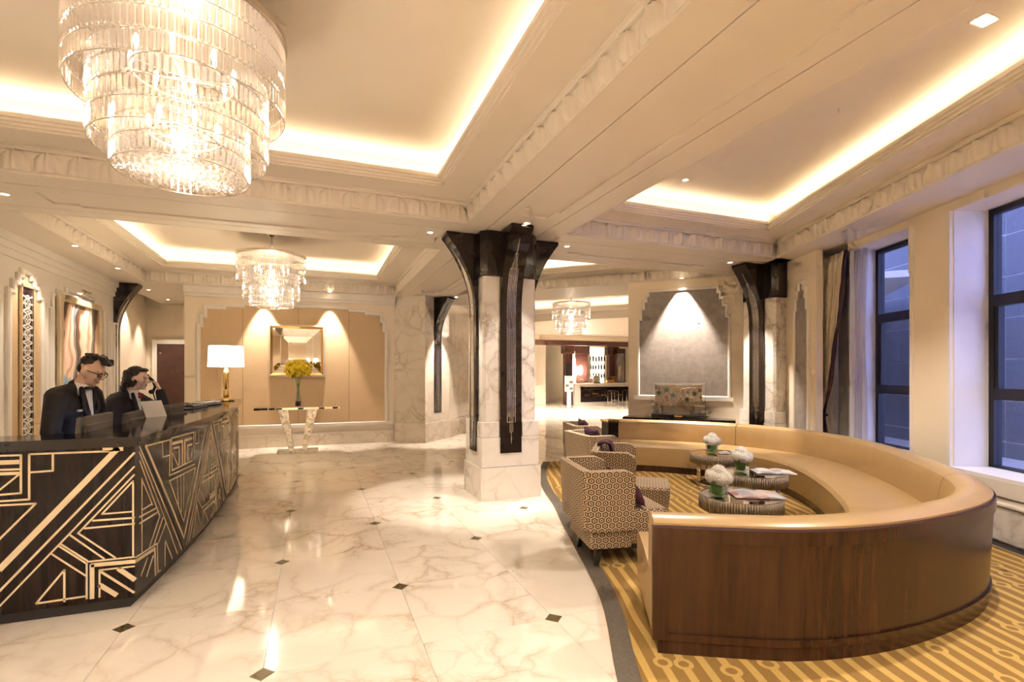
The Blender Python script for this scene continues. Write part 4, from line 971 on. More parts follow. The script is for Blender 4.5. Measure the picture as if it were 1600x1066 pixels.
# ---------------------------------------------------------------- wing chairs in hexagon fabric
def uv_from(me, fn):
    u = me.uv_layers.new(name='UVMap')
    for p in me.polygons:
        for li in p.loop_indices:
            u.data[li].uv = fn(me.vertices[me.loops[li].vertex_index].co, p.normal)
def wing_chair():
    """local +x = front; origin on the floor under the middle of the back"""
    t = empty('wing_chair', (0, 0, 0))
    wd, wing, th = 0.62, 0.35, 0.06; hy = wd/2; r = 0.025
    path = []
    path += [(wing, -hy)]; path += [(wing*k/5, -hy) for k in (4, 3, 2, 1)]
    path += [(r - r*math.sin(a), -hy + r - r*math.cos(a)) for a in (0, 0.4, 0.8, 1.2, PI/2)]
    path += [(0, y) for y in (-0.12, 0, 0.12)]
    path += [(r - r*math.cos(a), hy - r + r*math.sin(a)) for a in (0, 0.37, 0.77, 1.17, PI/2)]
    path += [(wing*k/5, hy) for k in (1, 2, 3, 4, 5)]
    P = [Vector((a, b, 0)) for a, b in path]; n = len(P); bm = bmesh.new(); 
    arcl = [0]
    for a, b in zip(P, P[1:]): arcl.append(arcl[-1] + (b-a).length)
    def nrm(i):
        d = (P[min(i+1, n-1)] - P[max(i-1, 0)]).normalized(); return Vector((-d.y, d.x, 0))   # inward
    sect = [(0.0, 0.15), (0.0, 0.36), (0.0, 0.55), (0.0, 0.735), (0.015, 0.755), (0.06, 0.755), (th, 0.735), (th, 0.55), (th, 0.30)]
    acc = [0]
    for a, b in zip(sect, sect[1:]): acc.append(acc[-1] + math.hypot(a[0]-b[0], a[1]-b[1]))
    rows = []
    for i in range(n):
        row = []
        for k, (d, z) in enumerate(sect):
            tp = 1 - 0.07*(0.76-z)/0.56           # narrower towards the feet
            edge = min(i, n-1-i); zz = z
            if edge == 0: zz = min(z, 0.715) if z > 0.7 else z
            v = P[i] + nrm(i)*d; c = Vector((0.05 + (v.x-0.05)*tp, v.y*tp, zz)); c.x += 0.03*(0.76-z)
            row.append((bm.verts.new(c), (arcl[i], acc[k])))
        rows.append(row)
    for a, b in zip(rows, rows[1:]):
        for k in range(len(sect)-1):
            q = [a[k], b[k], b[k+1], a[k+1]]; f = bm.faces.new([x[0] for x in q]); f.smooth = True
    for row in (rows[0], rows[-1]):
        f = bm.faces.new([x[0] for x in row])
    o = from_bm('backrest', bm, M['hex'], t); o.data.set_sharp_from_angle(angle=R(50))
    uv_from(o.data, lambda c, nn: (c.x, c.z) if abs(nn.y) > abs(nn.x) else (c.y, c.z))
    tube('piping', [rows[i][3][0] if False else (P[i] + nrm(i)*0.004)*1.0 + Vector((0, 0, 0.752 if 0 < i < n-1 else 0.72)) for i in range(n)], 0.006, M['piping'], t, 6)
    bm = bmesh.new(); add_box(bm, 0.05, 0.64, -0.255, 0.255, 0.15, 0.43); 
    top = [v for v in bm.verts if v.co.z > 0.3]
    for v in bm.verts:
        if v.co.z > 0.3 and v.co.x > 0.5: v.co.x += 0.035; v.co.y *= 1.03
    bmesh.ops.bevel(bm, geom=bm.edges[:], offset=0.03, segments=3, affect='EDGES', profile=0.5)
    o = from_bm('seat', bm, M['hex'], t, True, angle=60)
    uv_from(o.data, lambda c, nn: (c.x, c.y+0.02) if abs(nn.z) > 0.7 else ((c.y, c.z) if abs(nn.x) > abs(nn.y) else (c.x, c.z)))
    box('seat_rail', 0.08, 0.60, -0.24, 0.24, 0.12, 0.15, M['black_matte'], t, 0.004)
    for (x, y) in ((0.11, -0.21), (0.11, 0.21), (0.57, -0.21), (0.57, 0.21)):
        bm = bmesh.new(); sx = -0.025 if x < 0.3 else 0.015; sy = 0.01 if y > 0 else -0.01
        a = [bm.verts.new((x+dx*0.026, y+dy*0.026, 0.122)) for dx, dy in ((-1, -1), (1, -1), (1, 1), (-1, 1))]; b = [bm.verts.new((x+sx+dx*0.016, y+sy+dy*0.016, 0.0)) for dx, dy in ((-1, -1), (1, -1), (1, 1), (-1, 1))]
        for i in range(4): bm.faces.new((a[i], a[(i+1) % 4], b[(i+1) % 4], b[i]))
        bm.faces.new(a[::-1]); bm.faces.new(b); from_bm('leg', bm, M['black_matte'], t)
    return t
CH = [(1.985, 3.655, -11, 'hexagon patterned wing chair nearest the camera'), (2.66, 4.42, -36, 'hexagon patterned wing chair, second from the camera'), (3.03, 5.52, -2, 'hexagon patterned wing chair standing third from the camera'), (3.50, 6.62, -14, 'hexagon patterned wing chair farthest from the camera')]
ch0 = wing_chair()
for i, (x, y, a, lab) in enumerate(CH):
    o = ch0 if i == 0 else copy_tree(ch0)
    o.location = (x, y, 0.010); o.rotation_euler = (0, 0, R(a)); tag(o, lab, 'chair', 'hexagon fabric wing chairs')
# purple cushions
def pillow_mesh(s, d):
    bm = bmesh.new(); bmesh.ops.create_grid(bm, x_segments=10, y_segments=10, size=s/2)
    top = bm.verts[:]
    g2 = bmesh.ops.duplicate(bm, geom=bm.verts[:]+bm.edges[:]+bm.faces[:])
    low = [v for v in g2['geom'] if isinstance(v, bmesh.types.BMVert)]
    for L, sg in ((top, 1), (low, -1)):
        for v in L:
            u, w_ = abs(v.co.x)/(s/2), abs(v.co.y)/(s/2); k = max(0.0, (1-u**2.5)*(1-w_**2.5))
            v.co.z = sg*d/2*k**0.55; pull = 1 - 0.10*(1-u*w_)*max(u, w_)**3; v.co.x *= pull; v.co.y *= pull
    bmesh.ops.remove_doubles(bm, verts=bm.verts[:], dist=0.0008); return bm
def cushion(ci, off, tilt, label, s=0.36, zc=0.61, roll=0):
    x, y, a, _ = CH[ci]; bm = pillow_mesh(s, 0.13)
    o = from_bm('cushion', bm, M['purple'], None, True)
    loc = Vector((x, y, 0)) + Matrix.Rotation(R(a), 3, 'Z') @ Vector((off[0], off[1], zc))
    o.rotation_euler = (Matrix.Rotation(R(a), 4, 'Z') @ Matrix.Rotation(R(90-tilt), 4, 'Y') @ Matrix.Rotation(R(roll), 4, 'Z')).to_euler(); o.location = loc
    tag(o, label, 'cushion', 'purple velvet cushions'); return o
cushion(0, (0.385, -0.09), 38, 'purple velvet cushion on the nearest wing chair', 0.34, 0.585)
cushion(2, (0.215, 0.0), 20, 'purple velvet cushion on the third wing chair', zc=0.66)
cushion(3, (0.215, 0.02), 18, 'purple velvet cushion on the farthest wing chair', zc=0.66)
# throw folded over the back of the second chair
x, y, a, _ = CH[1]
th_ = []
prof = [(0.16, 0.46), (0.13, 0.60), (0.10, 0.72), (0.085, 0.775), (0.04, 0.79), (-0.008, 0.775), (-0.012, 0.70), (-0.008, 0.62)]
bm = bmesh.new(); rows = []
for i in range(9):
    yy = 0.02 + 0.24*i/8; rows.append([])
    for k, (d, z) in enumerate(prof): rows[-1].append(bm.verts.new((d + 0.012*math.sin(i*1.7+k*0.6) + 0.004, yy + 0.02*math.sin(k*1.1), z + 0.006*math.sin(i*2.1))))
for r0, r1 in zip(rows, rows[1:]):
    for k in range(len(prof)-1): bm.faces.new((r0[k], r0[k+1], r1[k+1], r1[k]))
o = from_bm('throw_blanket', bm, M['purple'], None, True); so_ = o.modifiers.new('s', 'SOLIDIFY'); so_.thickness = 0.015; so_.offset = 1
o.location = (x, y, 0.012); o.rotation_euler = (0, 0, R(a)); tag(o, 'purple velvet throw over the back of the second wing chair', 'blanket')

# ---------------------------------------------------------------- round fluted tables
def fluted_table():
    t = empty('coffee_table', (0, 0, 0)); r = 0.335; H_ = 0.42
    lathe('mirror_top', [(0.01, H_-0.012), (r-0.005, H_-0.012), (r-0.005, H_), (0.01, H_)], M['mirror'], t, 56, angle=30)
    lathe('rim', [(r-0.02, H_-0.12), (r-0.004, H_-0.12), (r-0.004, H_+0.002), (r-0.012, H_+0.004)], M['steel'], t, 56, caps=False)
    bm = bmesh.new(); add_tube(bm, [(0, 0, H_-0.118), (0, 0, H_-0.004)], 0.0095, 8); bmesh.ops.recalc_face_normals(bm, faces=bm.faces)
    me = bpy.data.meshes.new('flute'); bm.to_mesh(me); bm.free(); me.materials.append(M['flute'])
    for p in me.polygons: p.use_smooth = True
    for k in range(96):
        a = 2*PI*k/96; link_mesh('flute', me, None, t, ((r)*math.cos(a), (r)*math.sin(a), 0))
    for k in range(4):
        a = PI/4 + PI/2*k; c, s = math.cos(a), math.sin(a)
        bm = bmesh.new(); add_tube(bm, [(0.25*c, 0.25*s, H_-0.12), (0.25*c, 0.25*s, 0.03)], 0.016, 10); add_tube(bm, [(0.25*c+0.05*s, 0.25*s-0.05*c, H_-0.12), (0.25*c+0.05*s, 0.25*s-0.05*c, 0.03)], 0.010, 8); from_bm('leg', bm, M['chrome'], t, True)
    bm = bmesh.new(); add_tube(bm, [(0.26*math.cos(2*PI*i/40), 0.26*math.sin(2*PI*i/40), 0.018) for i in range(40)], 0.016, 8, True); from_bm('foot_ring', bm, M['chrome'], t, True)
    return t
M['flute'] = plain('bronze_flutes', (0.30, 0.235, 0.165), 0.38, 0.45)
TB = [(3.48, 3.42, 'fluted round mirror topped coffee table nearest the camera'), (4.42, 4.17, 'fluted round mirror topped coffee table in the middle of the three'), (5.02, 5.34, 'fluted round mirror topped coffee table farthest back by the sofa')]
tb0 = fluted_table()
for i, (x, y, lab) in enumerate(TB):
    o = tb0 if i == 0 else copy_tree(tb0)
    o.location = (x, y, 0.010); o.rotation_euler = (0, 0, 0.3*i); tag(o, lab, 'coffee table', 'round fluted coffee tables')
# hydrangea vases
ZTB = 0.4345
bm = bmesh.new(); rr = random.Random(5)
for k in range(90):
    ph = math.acos(1 - 1.7*(k+0.5)/90); th = k*2.39996
    n = Vector((math.sin(ph)*math.cos(th), math.sin(ph)*math.sin(th), math.cos(ph))); c = n*0.052*(0.92+0.14*rr.random())
    u = n.orthogonal().normalized(); v = n.cross(u); an = rr.random()*6.28
    for q in range(4):
        b = an + q*PI/2; d = u*math.cos(b) + v*math.sin(b); e = u*math.cos(b+PI/2) + v*math.sin(b+PI/2)
        P = [c, c+d*0.011+e*0.007+n*0.002, c+d*0.018+n*0.006, c+d*0.011-e*0.007+n*0.002]
        bm.faces.new([bm.verts.new(x) for x in P])
bmesh.ops.create_icosphere(bm, subdivisions=2, radius=0.046)
hyd_me = bpy.data.meshes.new('hydrangea_bloom'); bm.to_mesh(hyd_me); bm.free(); hyd_me.materials.append(M['petal'])
def hydrangea(x, y, label, rz):
    t = empty('flower_vase', (x, y, ZTB), rz); tag(t, label, 'vase', 'hydrangea vases on the coffee tables')
    s, th, h = 0.062, 0.005, 0.115
    bm = bmesh.new(); add_box(bm, -s, s, -s, s, 0, 0.008)
    for a in (-1, 1): add_box(bm, *(sorted((a*s, a*(s-th)))), -s, s, 0.008, h); add_box(bm, -s+th, s-th, *(sorted((a*s, a*(s-th)))), 0.008, h)
    from_bm('glass_cube', bm, M['vase_glass'], t)
    bm = bmesh.new(); r2 = random.Random(int(x*100))
    for k in range(26):
        a = k*PI/13; c, s_ = math.cos(a), math.sin(a); m = max(abs(c), abs(s_)); q = 0.050/m
        w_ = 0.014 + 0.008*r2.random(); z0, z1 = 0.02+0.015*r2.random(), 0.10+0.02*r2.random()
        P = [(c*q, s_*q, z0), (c*q-s_*w_, s_*q+c*w_, (z0+z1)/2), (c*q*0.96, s_*q*0.96, z1), (c*q*0.97+s_*w_, s_*q*0.97-c*w_, (z0+z1)/2)]
        bm.faces.new([bm.verts.new(p) for p in P])
    add_box(bm, -0.044, 0.044, -0.044, 0.044, 0.012, 0.098); o = from_bm('leaf_lining', bm, M['green'], t)
    for k, (dx, dy, dz, sc) in enumerate(((0, 0, 0.205, 1.1), (0.065, 0.01, 0.17, 1), (-0.06, 0.03, 0.17, 1), (0.01, 0.065, 0.17, 1), (-0.01, -0.065, 0.165, 1), (0.05, -0.05, 0.15, 0.9), (-0.055, -0.045, 0.155, 0.95))):
        o = link_mesh('hydrangea_bloom', hyd_me, None, t, (dx, dy, dz)); o.scale = (sc, sc, sc); o.rotation_euler = (0.2*k, 0.3*k, k)
hydrangea(3.285, 3.47, 'cube glass vase of white hydrangeas on the nearest table', 0.35)
hydrangea(4.34, 4.25, 'cube glass vase of white hydrangeas on the middle table', 0.5)
hydrangea(5.00, 5.40, 'cube glass vase of white hydrangeas on the farthest table', 0.2)
# magazines
def mag_mat(name, cols, seed):
    t = NT(name); v = t.coords(scale=(9, 7, 1)); vo = t.n('ShaderNodeTexVoronoi', distance='CHEBYCHEV', i_Scale=1.0, i_Randomness=0.5); t.l(v, vo.inputs['Vector'])
    t.set(Base_Color=t.ramp(vo.outputs['Color'], [(i/len(cols), c) for i, c in enumerate(cols)]), Roughness=0.35); return t.m
MG = [mag_mat('printed_pages_a', [(0.75, 0.72, 0.68), (0.30, 0.10, 0.08), (0.78, 0.75, 0.7), (0.22, 0.22, 0.30), (0.82, 0.8, 0.76), (0.5, 0.36, 0.3)], 1), mag_mat('printed_pages_b', [(0.80, 0.78, 0.74), (0.45, 0.42, 0.42), (0.84, 0.82, 0.78), (0.72, 0.7, 0.68)], 2)]
def open_mag(x, y, z, rz, label, mat, s=1.0):
    t = empty('open_magazine', (x, y, z), rz); tag(t, label, 'magazine', 'open magazines on the coffee tables')
    for sg in (-1, 1):
        bm = bmesh.new(); n = 8; top, bot = [], []
        for i in range(n+1):
            u = i/n; xx = sg*0.21*u*s; zz = 0.005 + 0.016*math.sin(PI*min(u*1.15, 1))*(1-0.5*u)
            top.append((xx, zz)); bot.append((xx, 0.0))
        va = [[bm.verts.new((a, yy, b)) for a, b in top] for yy in (-0.14*s, 0.14*s)]; vb = [[bm.verts.new((a, yy, b)) for a, b in bot] for yy in (-0.14*s, 0.14*s)]
        for i in range(n):
            bm.faces.new((va[0][i], va[0][i+1], va[1][i+1], va[1][i])); bm.faces.new((vb[0][i], vb[1][i], vb[1][i+1], vb[0][i+1]))
            for j in (0, 1): bm.faces.new((va[j][i], vb[j][i], vb[j][i+1], va[j][i+1]))
        bm.faces.new((va[0][n], vb[0][n], vb[1][n], va[1][n])); o = from_bm('page_block', bm, mat, t)
open_mag(3.60, 3.36, ZTB, R(-28), 'open colour magazine on the nearest coffee table', MG[0])
open_mag(4.62, 4.09, ZTB, R(-30), 'open newspaper on the middle coffee table', MG[1], 0.95)
open_mag(5.16, 5.24, ZTB, R(-35), 'folded newspaper on the farthest coffee table', MG[1], 0.7)
# dark box with yellow cloth by the far sofa end
t = empty('side_cabinet', (4.80, 7.62, 0)); tag(t, 'small black side cabinet with a gold top beside the far sofa end', 'cabinet')
box('body', -0.11, 0.11, -0.11, 0.11, 0.01, 0.66, M['black_matte'], t, 0.005); box('gold_top', -0.125, 0.125, -0.125, 0.125, 0.66, 0.70, M['brass'], t, 0.006); box('door', -0.09, 0.09, -0.118, -0.11, 0.06, 0.62, M['black'], t)
# ---------------------------------------------------------------- mirror and mirrored console
mr = empty('wall_mirror', tuple(FM @ Vector((-0.36, 1.46, 0.012)))); tag(mr, 'square stepped gold framed mirror on the beige panel', 'mirror')
FMm = Matrix(((1, 0, 0, 0), (0, 0, -1, 0), (0, 1, 0, 0), (0, 0, 0, 1)))   # local u, v, w -> x, z, -y
def mring(name, s0, s1, w0, w1, mat, zc=0.508):
    """square ring from half-size s0 to s1, outer depth w0 -> inner depth w1"""
    loops = []
    for s, w_ in ((s0, 0.0), (s0, w0), (s1, w1), (s1, 0.0)):
        loops.append([FMm @ Vector((a*s, zc + b*s, w_)) for a, b in ((-1, -1), (1, -1), (1, 1), (-1, 1))])
    return loops_mesh(name, loops, M[mat], mr)
mring('outer_frame', 0.54, 0.50, 0.075, 0.085, 'gold_frame'); mring('inner_frame', 0.50, 0.455, 0.085, 0.055, 'brass')
mring('bevelled_mirror', 0.455, 0.31, 0.055, 0.03, 'mirror'); mring('gold_slip', 0.31, 0.30, 0.036, 0.034, 'gold_frame')
mring('bevelled_mirror', 0.30, 0.17, 0.03, 0.012, 'mirror'); mring('gold_slip', 0.17, 0.16, 0.018, 0.016, 'gold_frame')
prism('mirror_centre', [(-0.16, 0.348), (0.16, 0.348), (0.16, 0.668), (-0.16, 0.668)], 0.002, 0.01, M['mirror'], mr, FMm)
ct = empty('console_table', (-0.315, 10.46, 0)); tag(ct, 'mirrored console table on two splayed mosaic legs', 'table')
bm = bmesh.new(); add_box(bm, -0.74, 0.74, -0.19, 0.19, 0.825, 0.865); from_bm('tabletop', bm, M['mirror'], ct)
for k in range(12):
    x0 = -0.735 + k*0.1225
    if k % 3 == 0 or k < 3 or k == 11: box('facet', x0, x0+0.10, -0.196, -0.19, 0.829, 0.861, M['black'], ct)
for s in (-1, 1):
    bm = bmesh.new()
    pts = [(s*0.15, 0.05), (s*0.07, 0.05), (s*0.17, 0.825), (s*0.345, 0.825)]
    a = [bm.verts.new((p[0], -0.14, p[1])) for p in pts]; b = [bm.verts.new((p[0], 0.14, p[1])) for p in pts]
    for i in range(4): bm.faces.new((a[i], a[(i+1) % 4], b[(i+1) % 4], b[i]))
    bm.faces.new(a); bm.faces.new(b[::-1]); from_bm('leg', bm, M['mosaic'], ct)
box('foot_plate', -0.36, 0.36, -0.17, 0.17, 0.0, 0.055, M['mosaic'], ct, 0.004)
fv = empty('orchid_vase', (-0.315, 10.46, 0.866)); tag(fv, 'tall glass vase of bright yellow orchids on the console', 'vase')
lathe('glass_body', [(0.058, 0.0), (0.060, 0.01), (0.054, 0.10), (0.036, 0.24), (0.026, 0.36), (0.034, 0.46), (0.031, 0.46), (0.023, 0.36), (0.033, 0.24), (0.050, 0.10), (0.054, 0.014), (0.01, 0.012)], M['vase_glass'], fv, 24, caps=False)
lathe('dark_pebbles', [(0.01, 0.013), (0.049, 0.013), (0.050, 0.06), (0.046, 0.11), (0.01, 0.112)], M['purple'], fv, 20)
rr = random.Random(11)
for k in range(9):
    a = 2*PI*k/9; tube('stem', [(0.015*math.cos(a+2), 0.015*math.sin(a+2), 0.08), (0.010*math.cos(a), 0.010*math.sin(a), 0.36), (0.07*math.cos(a), 0.07*math.sin(a), 0.62), (0.16*math.cos(a), 0.16*math.sin(a), 0.74)], 0.004, M['green'], fv, 5)
bm = bmesh.new()
for k in range(430):
    a = rr.random()*6.283; rad = 0.24*math.sqrt(rr.random()); z = 0.70 + (rr.random()-0.5)*0.34*math.sqrt(max(0.05, 1-(rad/0.25)**2)) + 0.02
    c = Vector((rad*math.cos(a), rad*math.sin(a)*0.8, z)); n = Vector((math.cos(a)+rr.uniform(-1, 1), math.sin(a)-0.8+rr.uniform(-1, 1), rr.uniform(-0.3, 1))).normalized()
    u = n.orthogonal().normalized(); v = n.cross(u)
    for q in range(5):
        b = q*1.2566 + rr.random(); d = u*math.cos(b) + v*math.sin(b); e = n.cross(d); s = 0.030
        bm.faces.new([bm.verts.new(p) for p in (c, c+d*s*0.6+e*s*0.45+n*0.004, c+d*s+n*0.010, c+d*s*0.6-e*s*0.45+n*0.004)])
o = from_bm('blossoms', bm, M['yellow'], fv); o['kind'] = 'stuff'

# ---------------------------------------------------------------- framed painting: plain abstract stand-in of flowing colour fields
pt = empty('framed_painting', tuple(FL @ Vector((9.86, 0.80, 0.03)))); tag(pt, 'large gold framed painting of flowing peach, umber and blue shapes', 'painting')
def pl(u, v, w_): return Vector((w_, u, v))
PW, PH = 0.76, 1.86
bm = bmesh.new(); 
def prect(bm, u0, u1, v0, v1, w0, w1):
    add_box(bm, w0, w1, u0, u1, v0, v1)
for u0, u1, v0, v1 in ((-PW, -PW+0.10, 0, PH), (PW-0.10, PW, 0, PH), (-PW+0.10, PW-0.10, 0, 0.10), (-PW+0.10, PW-0.10, PH-0.10, PH)):
    bm = bmesh.new(); prect(bm, u0, u1, v0, v1, 0.0, 0.06); bmesh.ops.bevel(bm, geom=bm.edges[:], offset=0.008, segments=1, affect='EDGES'); from_bm('frame_rail', bm, M['gold_frame'], pt)
tm = NT('abstract_canvas'); v = tm.coords()
sp = tm.n('ShaderNodeSeparateXYZ'); tm.l(v, sp.inputs[0])
nz = tm.n('ShaderNodeTexNoise', i_Scale=1.5, i_Detail=2.0); tm.l(v, nz.inputs['Vector'])
f1 = tm.math('ADD', tm.math('MULTIPLY', sp.outputs[1], 1.75), tm.math('ADD', tm.math('MULTIPLY', sp.outputs[2], -0.35), tm.math('MULTIPLY', nz.outputs['Fac'], 1.3)))
c1 = tm.ramp(tm.math('FRACT', f1), [(0.0, (0.09, 0.045, 0.03)), (0.14, (0.20, 0.09, 0.04)), (0.2, (0.80, 0.52, 0.36)), (0.42, (0.86, 0.66, 0.50)), (0.55, (0.52, 0.26, 0.14)), (0.60, (0.80, 0.55, 0.38)), (0.75, (0.86, 0.68, 0.54)), (0.82, (0.16, 0.09, 0.06)), (0.92, (0.30, 0.33, 0.36)), (0.96, (0.06, 0.04, 0.04))])
c2 = tm.ramp(tm.math('FRACT', tm.math('MULTIPLY', f1, 4.0)), [(0.0, (0.10, 0.22, 0.30)), (0.4, (0.28, 0.46, 0.56)), (0.7, (0.16, 0.30, 0.40)), (1.0, (0.4, 0.56, 0.62))])
msk = tm.ramp(tm.math('ADD', sp.outputs[2], tm.math('ADD', tm.math('MULTIPLY', sp.outputs[1], 0.5), tm.math('MULTIPLY', nz.outputs['Fac'], 0.5))), [(0.60, (1, 1, 1)), (0.66, (0, 0, 0))])
tm.set(Base_Color=tm.mix(msk, c1, c2), Roughness=0.4)
bm = bmesh.new(); prect(bm, -PW+0.10, PW-0.10, 0.10, PH-0.10, 0.005, 0.02); from_bm('canvas', bm, tm.m, pt)
bm = bmesh.new(); prect(bm, -0.16, 0.16, 1.98, 2.0, 0.09, 0.11); add_tube(bm, [(0, 0, 1.88), (0.10, 0, 1.99)], 0.006, 6); from_bm('picture_light', bm, M['brass'], pt)

# ---------------------------------------------------------------- console and fragment at the grey panel
def DQ(q, z, w_): return FDw @ Vector((q, z, w_))
cs = empty('wall_console', tuple(DQ(-0.92, 0, 0.03))); cs.rotation_euler = (0, 0, R(-45)); tag(cs, 'long dark lacquered console table under the grey panel', 'table')
box('tabletop', -0.95, 0.93, -0.36, 0.0, 0.66, 0.715, M['black'], cs, 0.008)
for a, b in ((-0.80, -0.36), (0.25, 0.70)): 
    d = box('drawer_box', a, b, -0.33, -0.02, 0.54, 0.66, M['black'], cs, 0.004); box('drawer_pull', (a+b)/2-0.05, (a+b)/2+0.05, -0.345, -0.33, 0.595, 0.605, M['brass'], d)
for a in (-0.82, 0.72): 
    for b in (-0.33, -0.05): box('leg', a-0.02, a+0.02, b-0.02, b+0.02, 0.01, 0.56, M['black'], cs)
for a in (0.72,): box('book_shelf', a+0.02, a+0.12, -0.30, -0.06, 0.60, 0.62, M['brass'], cs)
ar = empty('fresco_fragment', tuple(DQ(-0.92, 0.717, 0.20))); ar.rotation_euler = (0, 0, R(-45)); tag(ar, 'painted vine fresco fragment in a glass case on the dark console', 'artwork')
box('case_base', -0.45, 0.45, -0.12, 0.12, 0.0, 0.065, M['black_matte'], ar, 0.004); box('name_plate', -0.06, 0.08, -0.124, -0.12, 0.015, 0.05, M['brass'], ar)
for a in (-0.28, 0.26): tube('support_rod', [(a, 0, 0.06), (a, 0, 0.21)], 0.008, M['black_matte'], ar, 8)
rr = random.Random(4); n = 18; up = [(-0.40+0.80*i/n, 0.58+rr.uniform(-0.012, 0.008)) for i in range(n+1)]; lo_ = [(-0.40+0.80*i/n, 0.205+rr.uniform(-0.012, 0.012)) for i in range(n+1)]
bm = bmesh.new(); pts = lo_ + up[::-1]
a = [bm.verts.new((p[0], -0.02, p[1])) for p in pts]; b = [bm.verts.new((p[0], 0.02, p[1])) for p in pts]
bm.faces.new(a); bm.faces.new(b[::-1])
for i in range(len(pts)): bm.faces.new((a[i], a[(i+1) % len(pts)], b[(i+1) % len(pts)], b[i]))
slab = from_bm('fresco_slab', bm, M['fresco'], ar)
def leafblob(u, v, s, m, k=5):
    bm = bmesh.new(); P = []
    for i in range(k*2):
        r_ = s*(1 if i % 2 == 0 else 0.55); P.append((u + r_*math.cos(PI*i/k+0.3), v + r_*math.sin(PI*i/k+0.3)))
    x = [bm.verts.new((p[0], -0.0202, p[1])) for p in P]; y = [bm.verts.new((p[0], -0.024, p[1])) for p in P]; bm.faces.new(y)
    for i in range(len(P)): bm.faces.new((x[i], x[(i+1) % len(P)], y[(i+1) % len(P)], y[i]))
    return from_bm('painted_leaf', bm, M[m], slab)
M['vine'] = plain('vine_paint', (0.16, 0.06, 0.025), 0.7); M['leafpaint'] = plain('leaf_paint', (0.03, 0.07, 0.05), 0.7); M['grape'] = plain('grape_paint', (0.22, 0.05, 0.05), 0.7)
for u, v, s in ((-0.33, 0.43, 0.055), (-0.20, 0.49, 0.06), (-0.09, 0.40, 0.058), (0.15, 0.33, 0.05), (0.27, 0.43, 0.055), (0.36, 0.49, 0.045), (0.16, 0.45, 0.04)): leafblob(u, v, s, 'leafpaint')
for u, v, s in ((-0.20, 0.36, 0.045), (-0.19, 0.31, 0.03), (0.37, 0.37, 0.03), (-0.37, 0.27, 0.02)): leafblob(u, v, s, 'grape', 7)
tube('painted_vine', [(-0.39, 0.53, -0.021), (-0.30, 0.51, -0.021)][0:0] or [(-0.39, -0.021, 0.53), (-0.30, -0.021, 0.52), (-0.27, -0.021, 0.46)], 0.007, M['vine'], slab, 6)
tube('painted_vine', [(0.0, -0.021, 0.30), (0.06, -0.021, 0.36), (0.04, -0.021, 0.44), (0.06, -0.021, 0.51), (0.20, -0.021, 0.53), (0.36, -0.021, 0.53)], 0.008, M['vine'], slab, 6)
box('glass_case', -0.45, 0.45, -0.12, -0.117, 0.065, 0.62, M['glass'], ar); box('glass_case', -0.45, 0.45, 0.117, 0.12, 0.065, 0.62, M['glass'], ar)
for a in (-0.45, 0.447): box('glass_case', a, a+0.003, -0.117, 0.117, 0.065, 0.62, M['glass'], ar)

# ---------------------------------------------------------------- curtain with tie-back, and sheer
def curtain(name, s0, s1, n0, mat, tie, label, z0=0.06, z1=3.10, folds=9, amp=0.035, tie_s=None):
    bm = bmesh.new(); rows = []; nz_, ns_ = 26, folds*8
    for j in range(nz_+1):
        z = z0 + (z1-z0)*j/nz_; row = []
        g = 1.0
        if tie is not None:
            d = (z-tie)/(z1-tie) if z > tie else (tie-z)/(tie-z0)
            g = 0.26 + 0.74*(d**0.8 if z > tie else min(1, 0.0 + 0.35*d))
        for i in range(ns_+1):
            u = i/ns_; s = (s1 if tie_s is None else tie_s) + ((s0-s1)*u)*g if tie is not None else s0 + (s1-s0)*u
            row.append(bm.verts.new(W(s, n0 + amp*math.sin(u*folds*2*PI)*(0.5+0.5*g) + 0.012*math.sin(u*31+z*2), z)))
        rows.append(row)
    for a, b in zip(rows, rows[1:]):
        for i in range(ns_): bm.faces.new((a[i], a[i+1], b[i+1], b[i]))
    o = from_bm(name, bm, M[mat], None, True); so_ = o.modifiers.new('s', 'SOLIDIFY'); so_.thickness = 0.004
    return o
cu = curtain('window_curtain', 6.72, 7.40, 4.12, 'curtain', 0.93, '', amp=0.038, folds=8)
tag(cu, 'cream pleated curtain gathered by a dark tasselled tie-back', 'curtain')
bm = bmesh.new(); rows = []
for j in range(27):
    z = 0.06 + 3.04*j/26; d = (z-0.93)/(3.10-0.93) if z > 0.93 else (0.93-z)/0.87; g = 0.26 + 0.74*(d**0.8 if z > 0.93 else min(1, 0.35*d))
    s = 7.40 - 0.68*g; rows.append([bm.verts.new(W(s - k*0.02, 4.10 + 0.02*math.sin(j*0.7+k*2), z)) for k in range(4)])
for a, b in zip(rows, rows[1:]):
    for k in range(3): bm.faces.new((a[k], a[k+1], b[k+1], b[k]))
o = from_bm('dark_border', bm, M['purple_trim'], cu, True); so_ = o.modifiers.new('s', 'SOLIDIFY'); so_.thickness = 0.008
tc = W(7.30, 4.12, 0.93)
bm = bmesh.new(); add_tube(bm, [tc + Matrix.Rotation(WA, 3, 'Z') @ Vector((0.10*math.cos(a*PI/8), 0.062*math.sin(a*PI/8), 0.015*math.cos(a*PI/8))) for a in range(16)], 0.014, 8, True)
from_bm('tie_back', bm, M['purple_trim'], cu, True)
bm = bmesh.new(); q = W(7.22, 4.05, 0.90); add_lathe(bm, [(0.008, 0.0), (0.022, -0.02), (0.018, -0.05), (0.03, -0.06), (0.038, -0.20), (0.02, -0.205)], 14); bm.transform(Matrix.Translation(q)); from_bm('tassel', bm, M['purple'], cu, True)
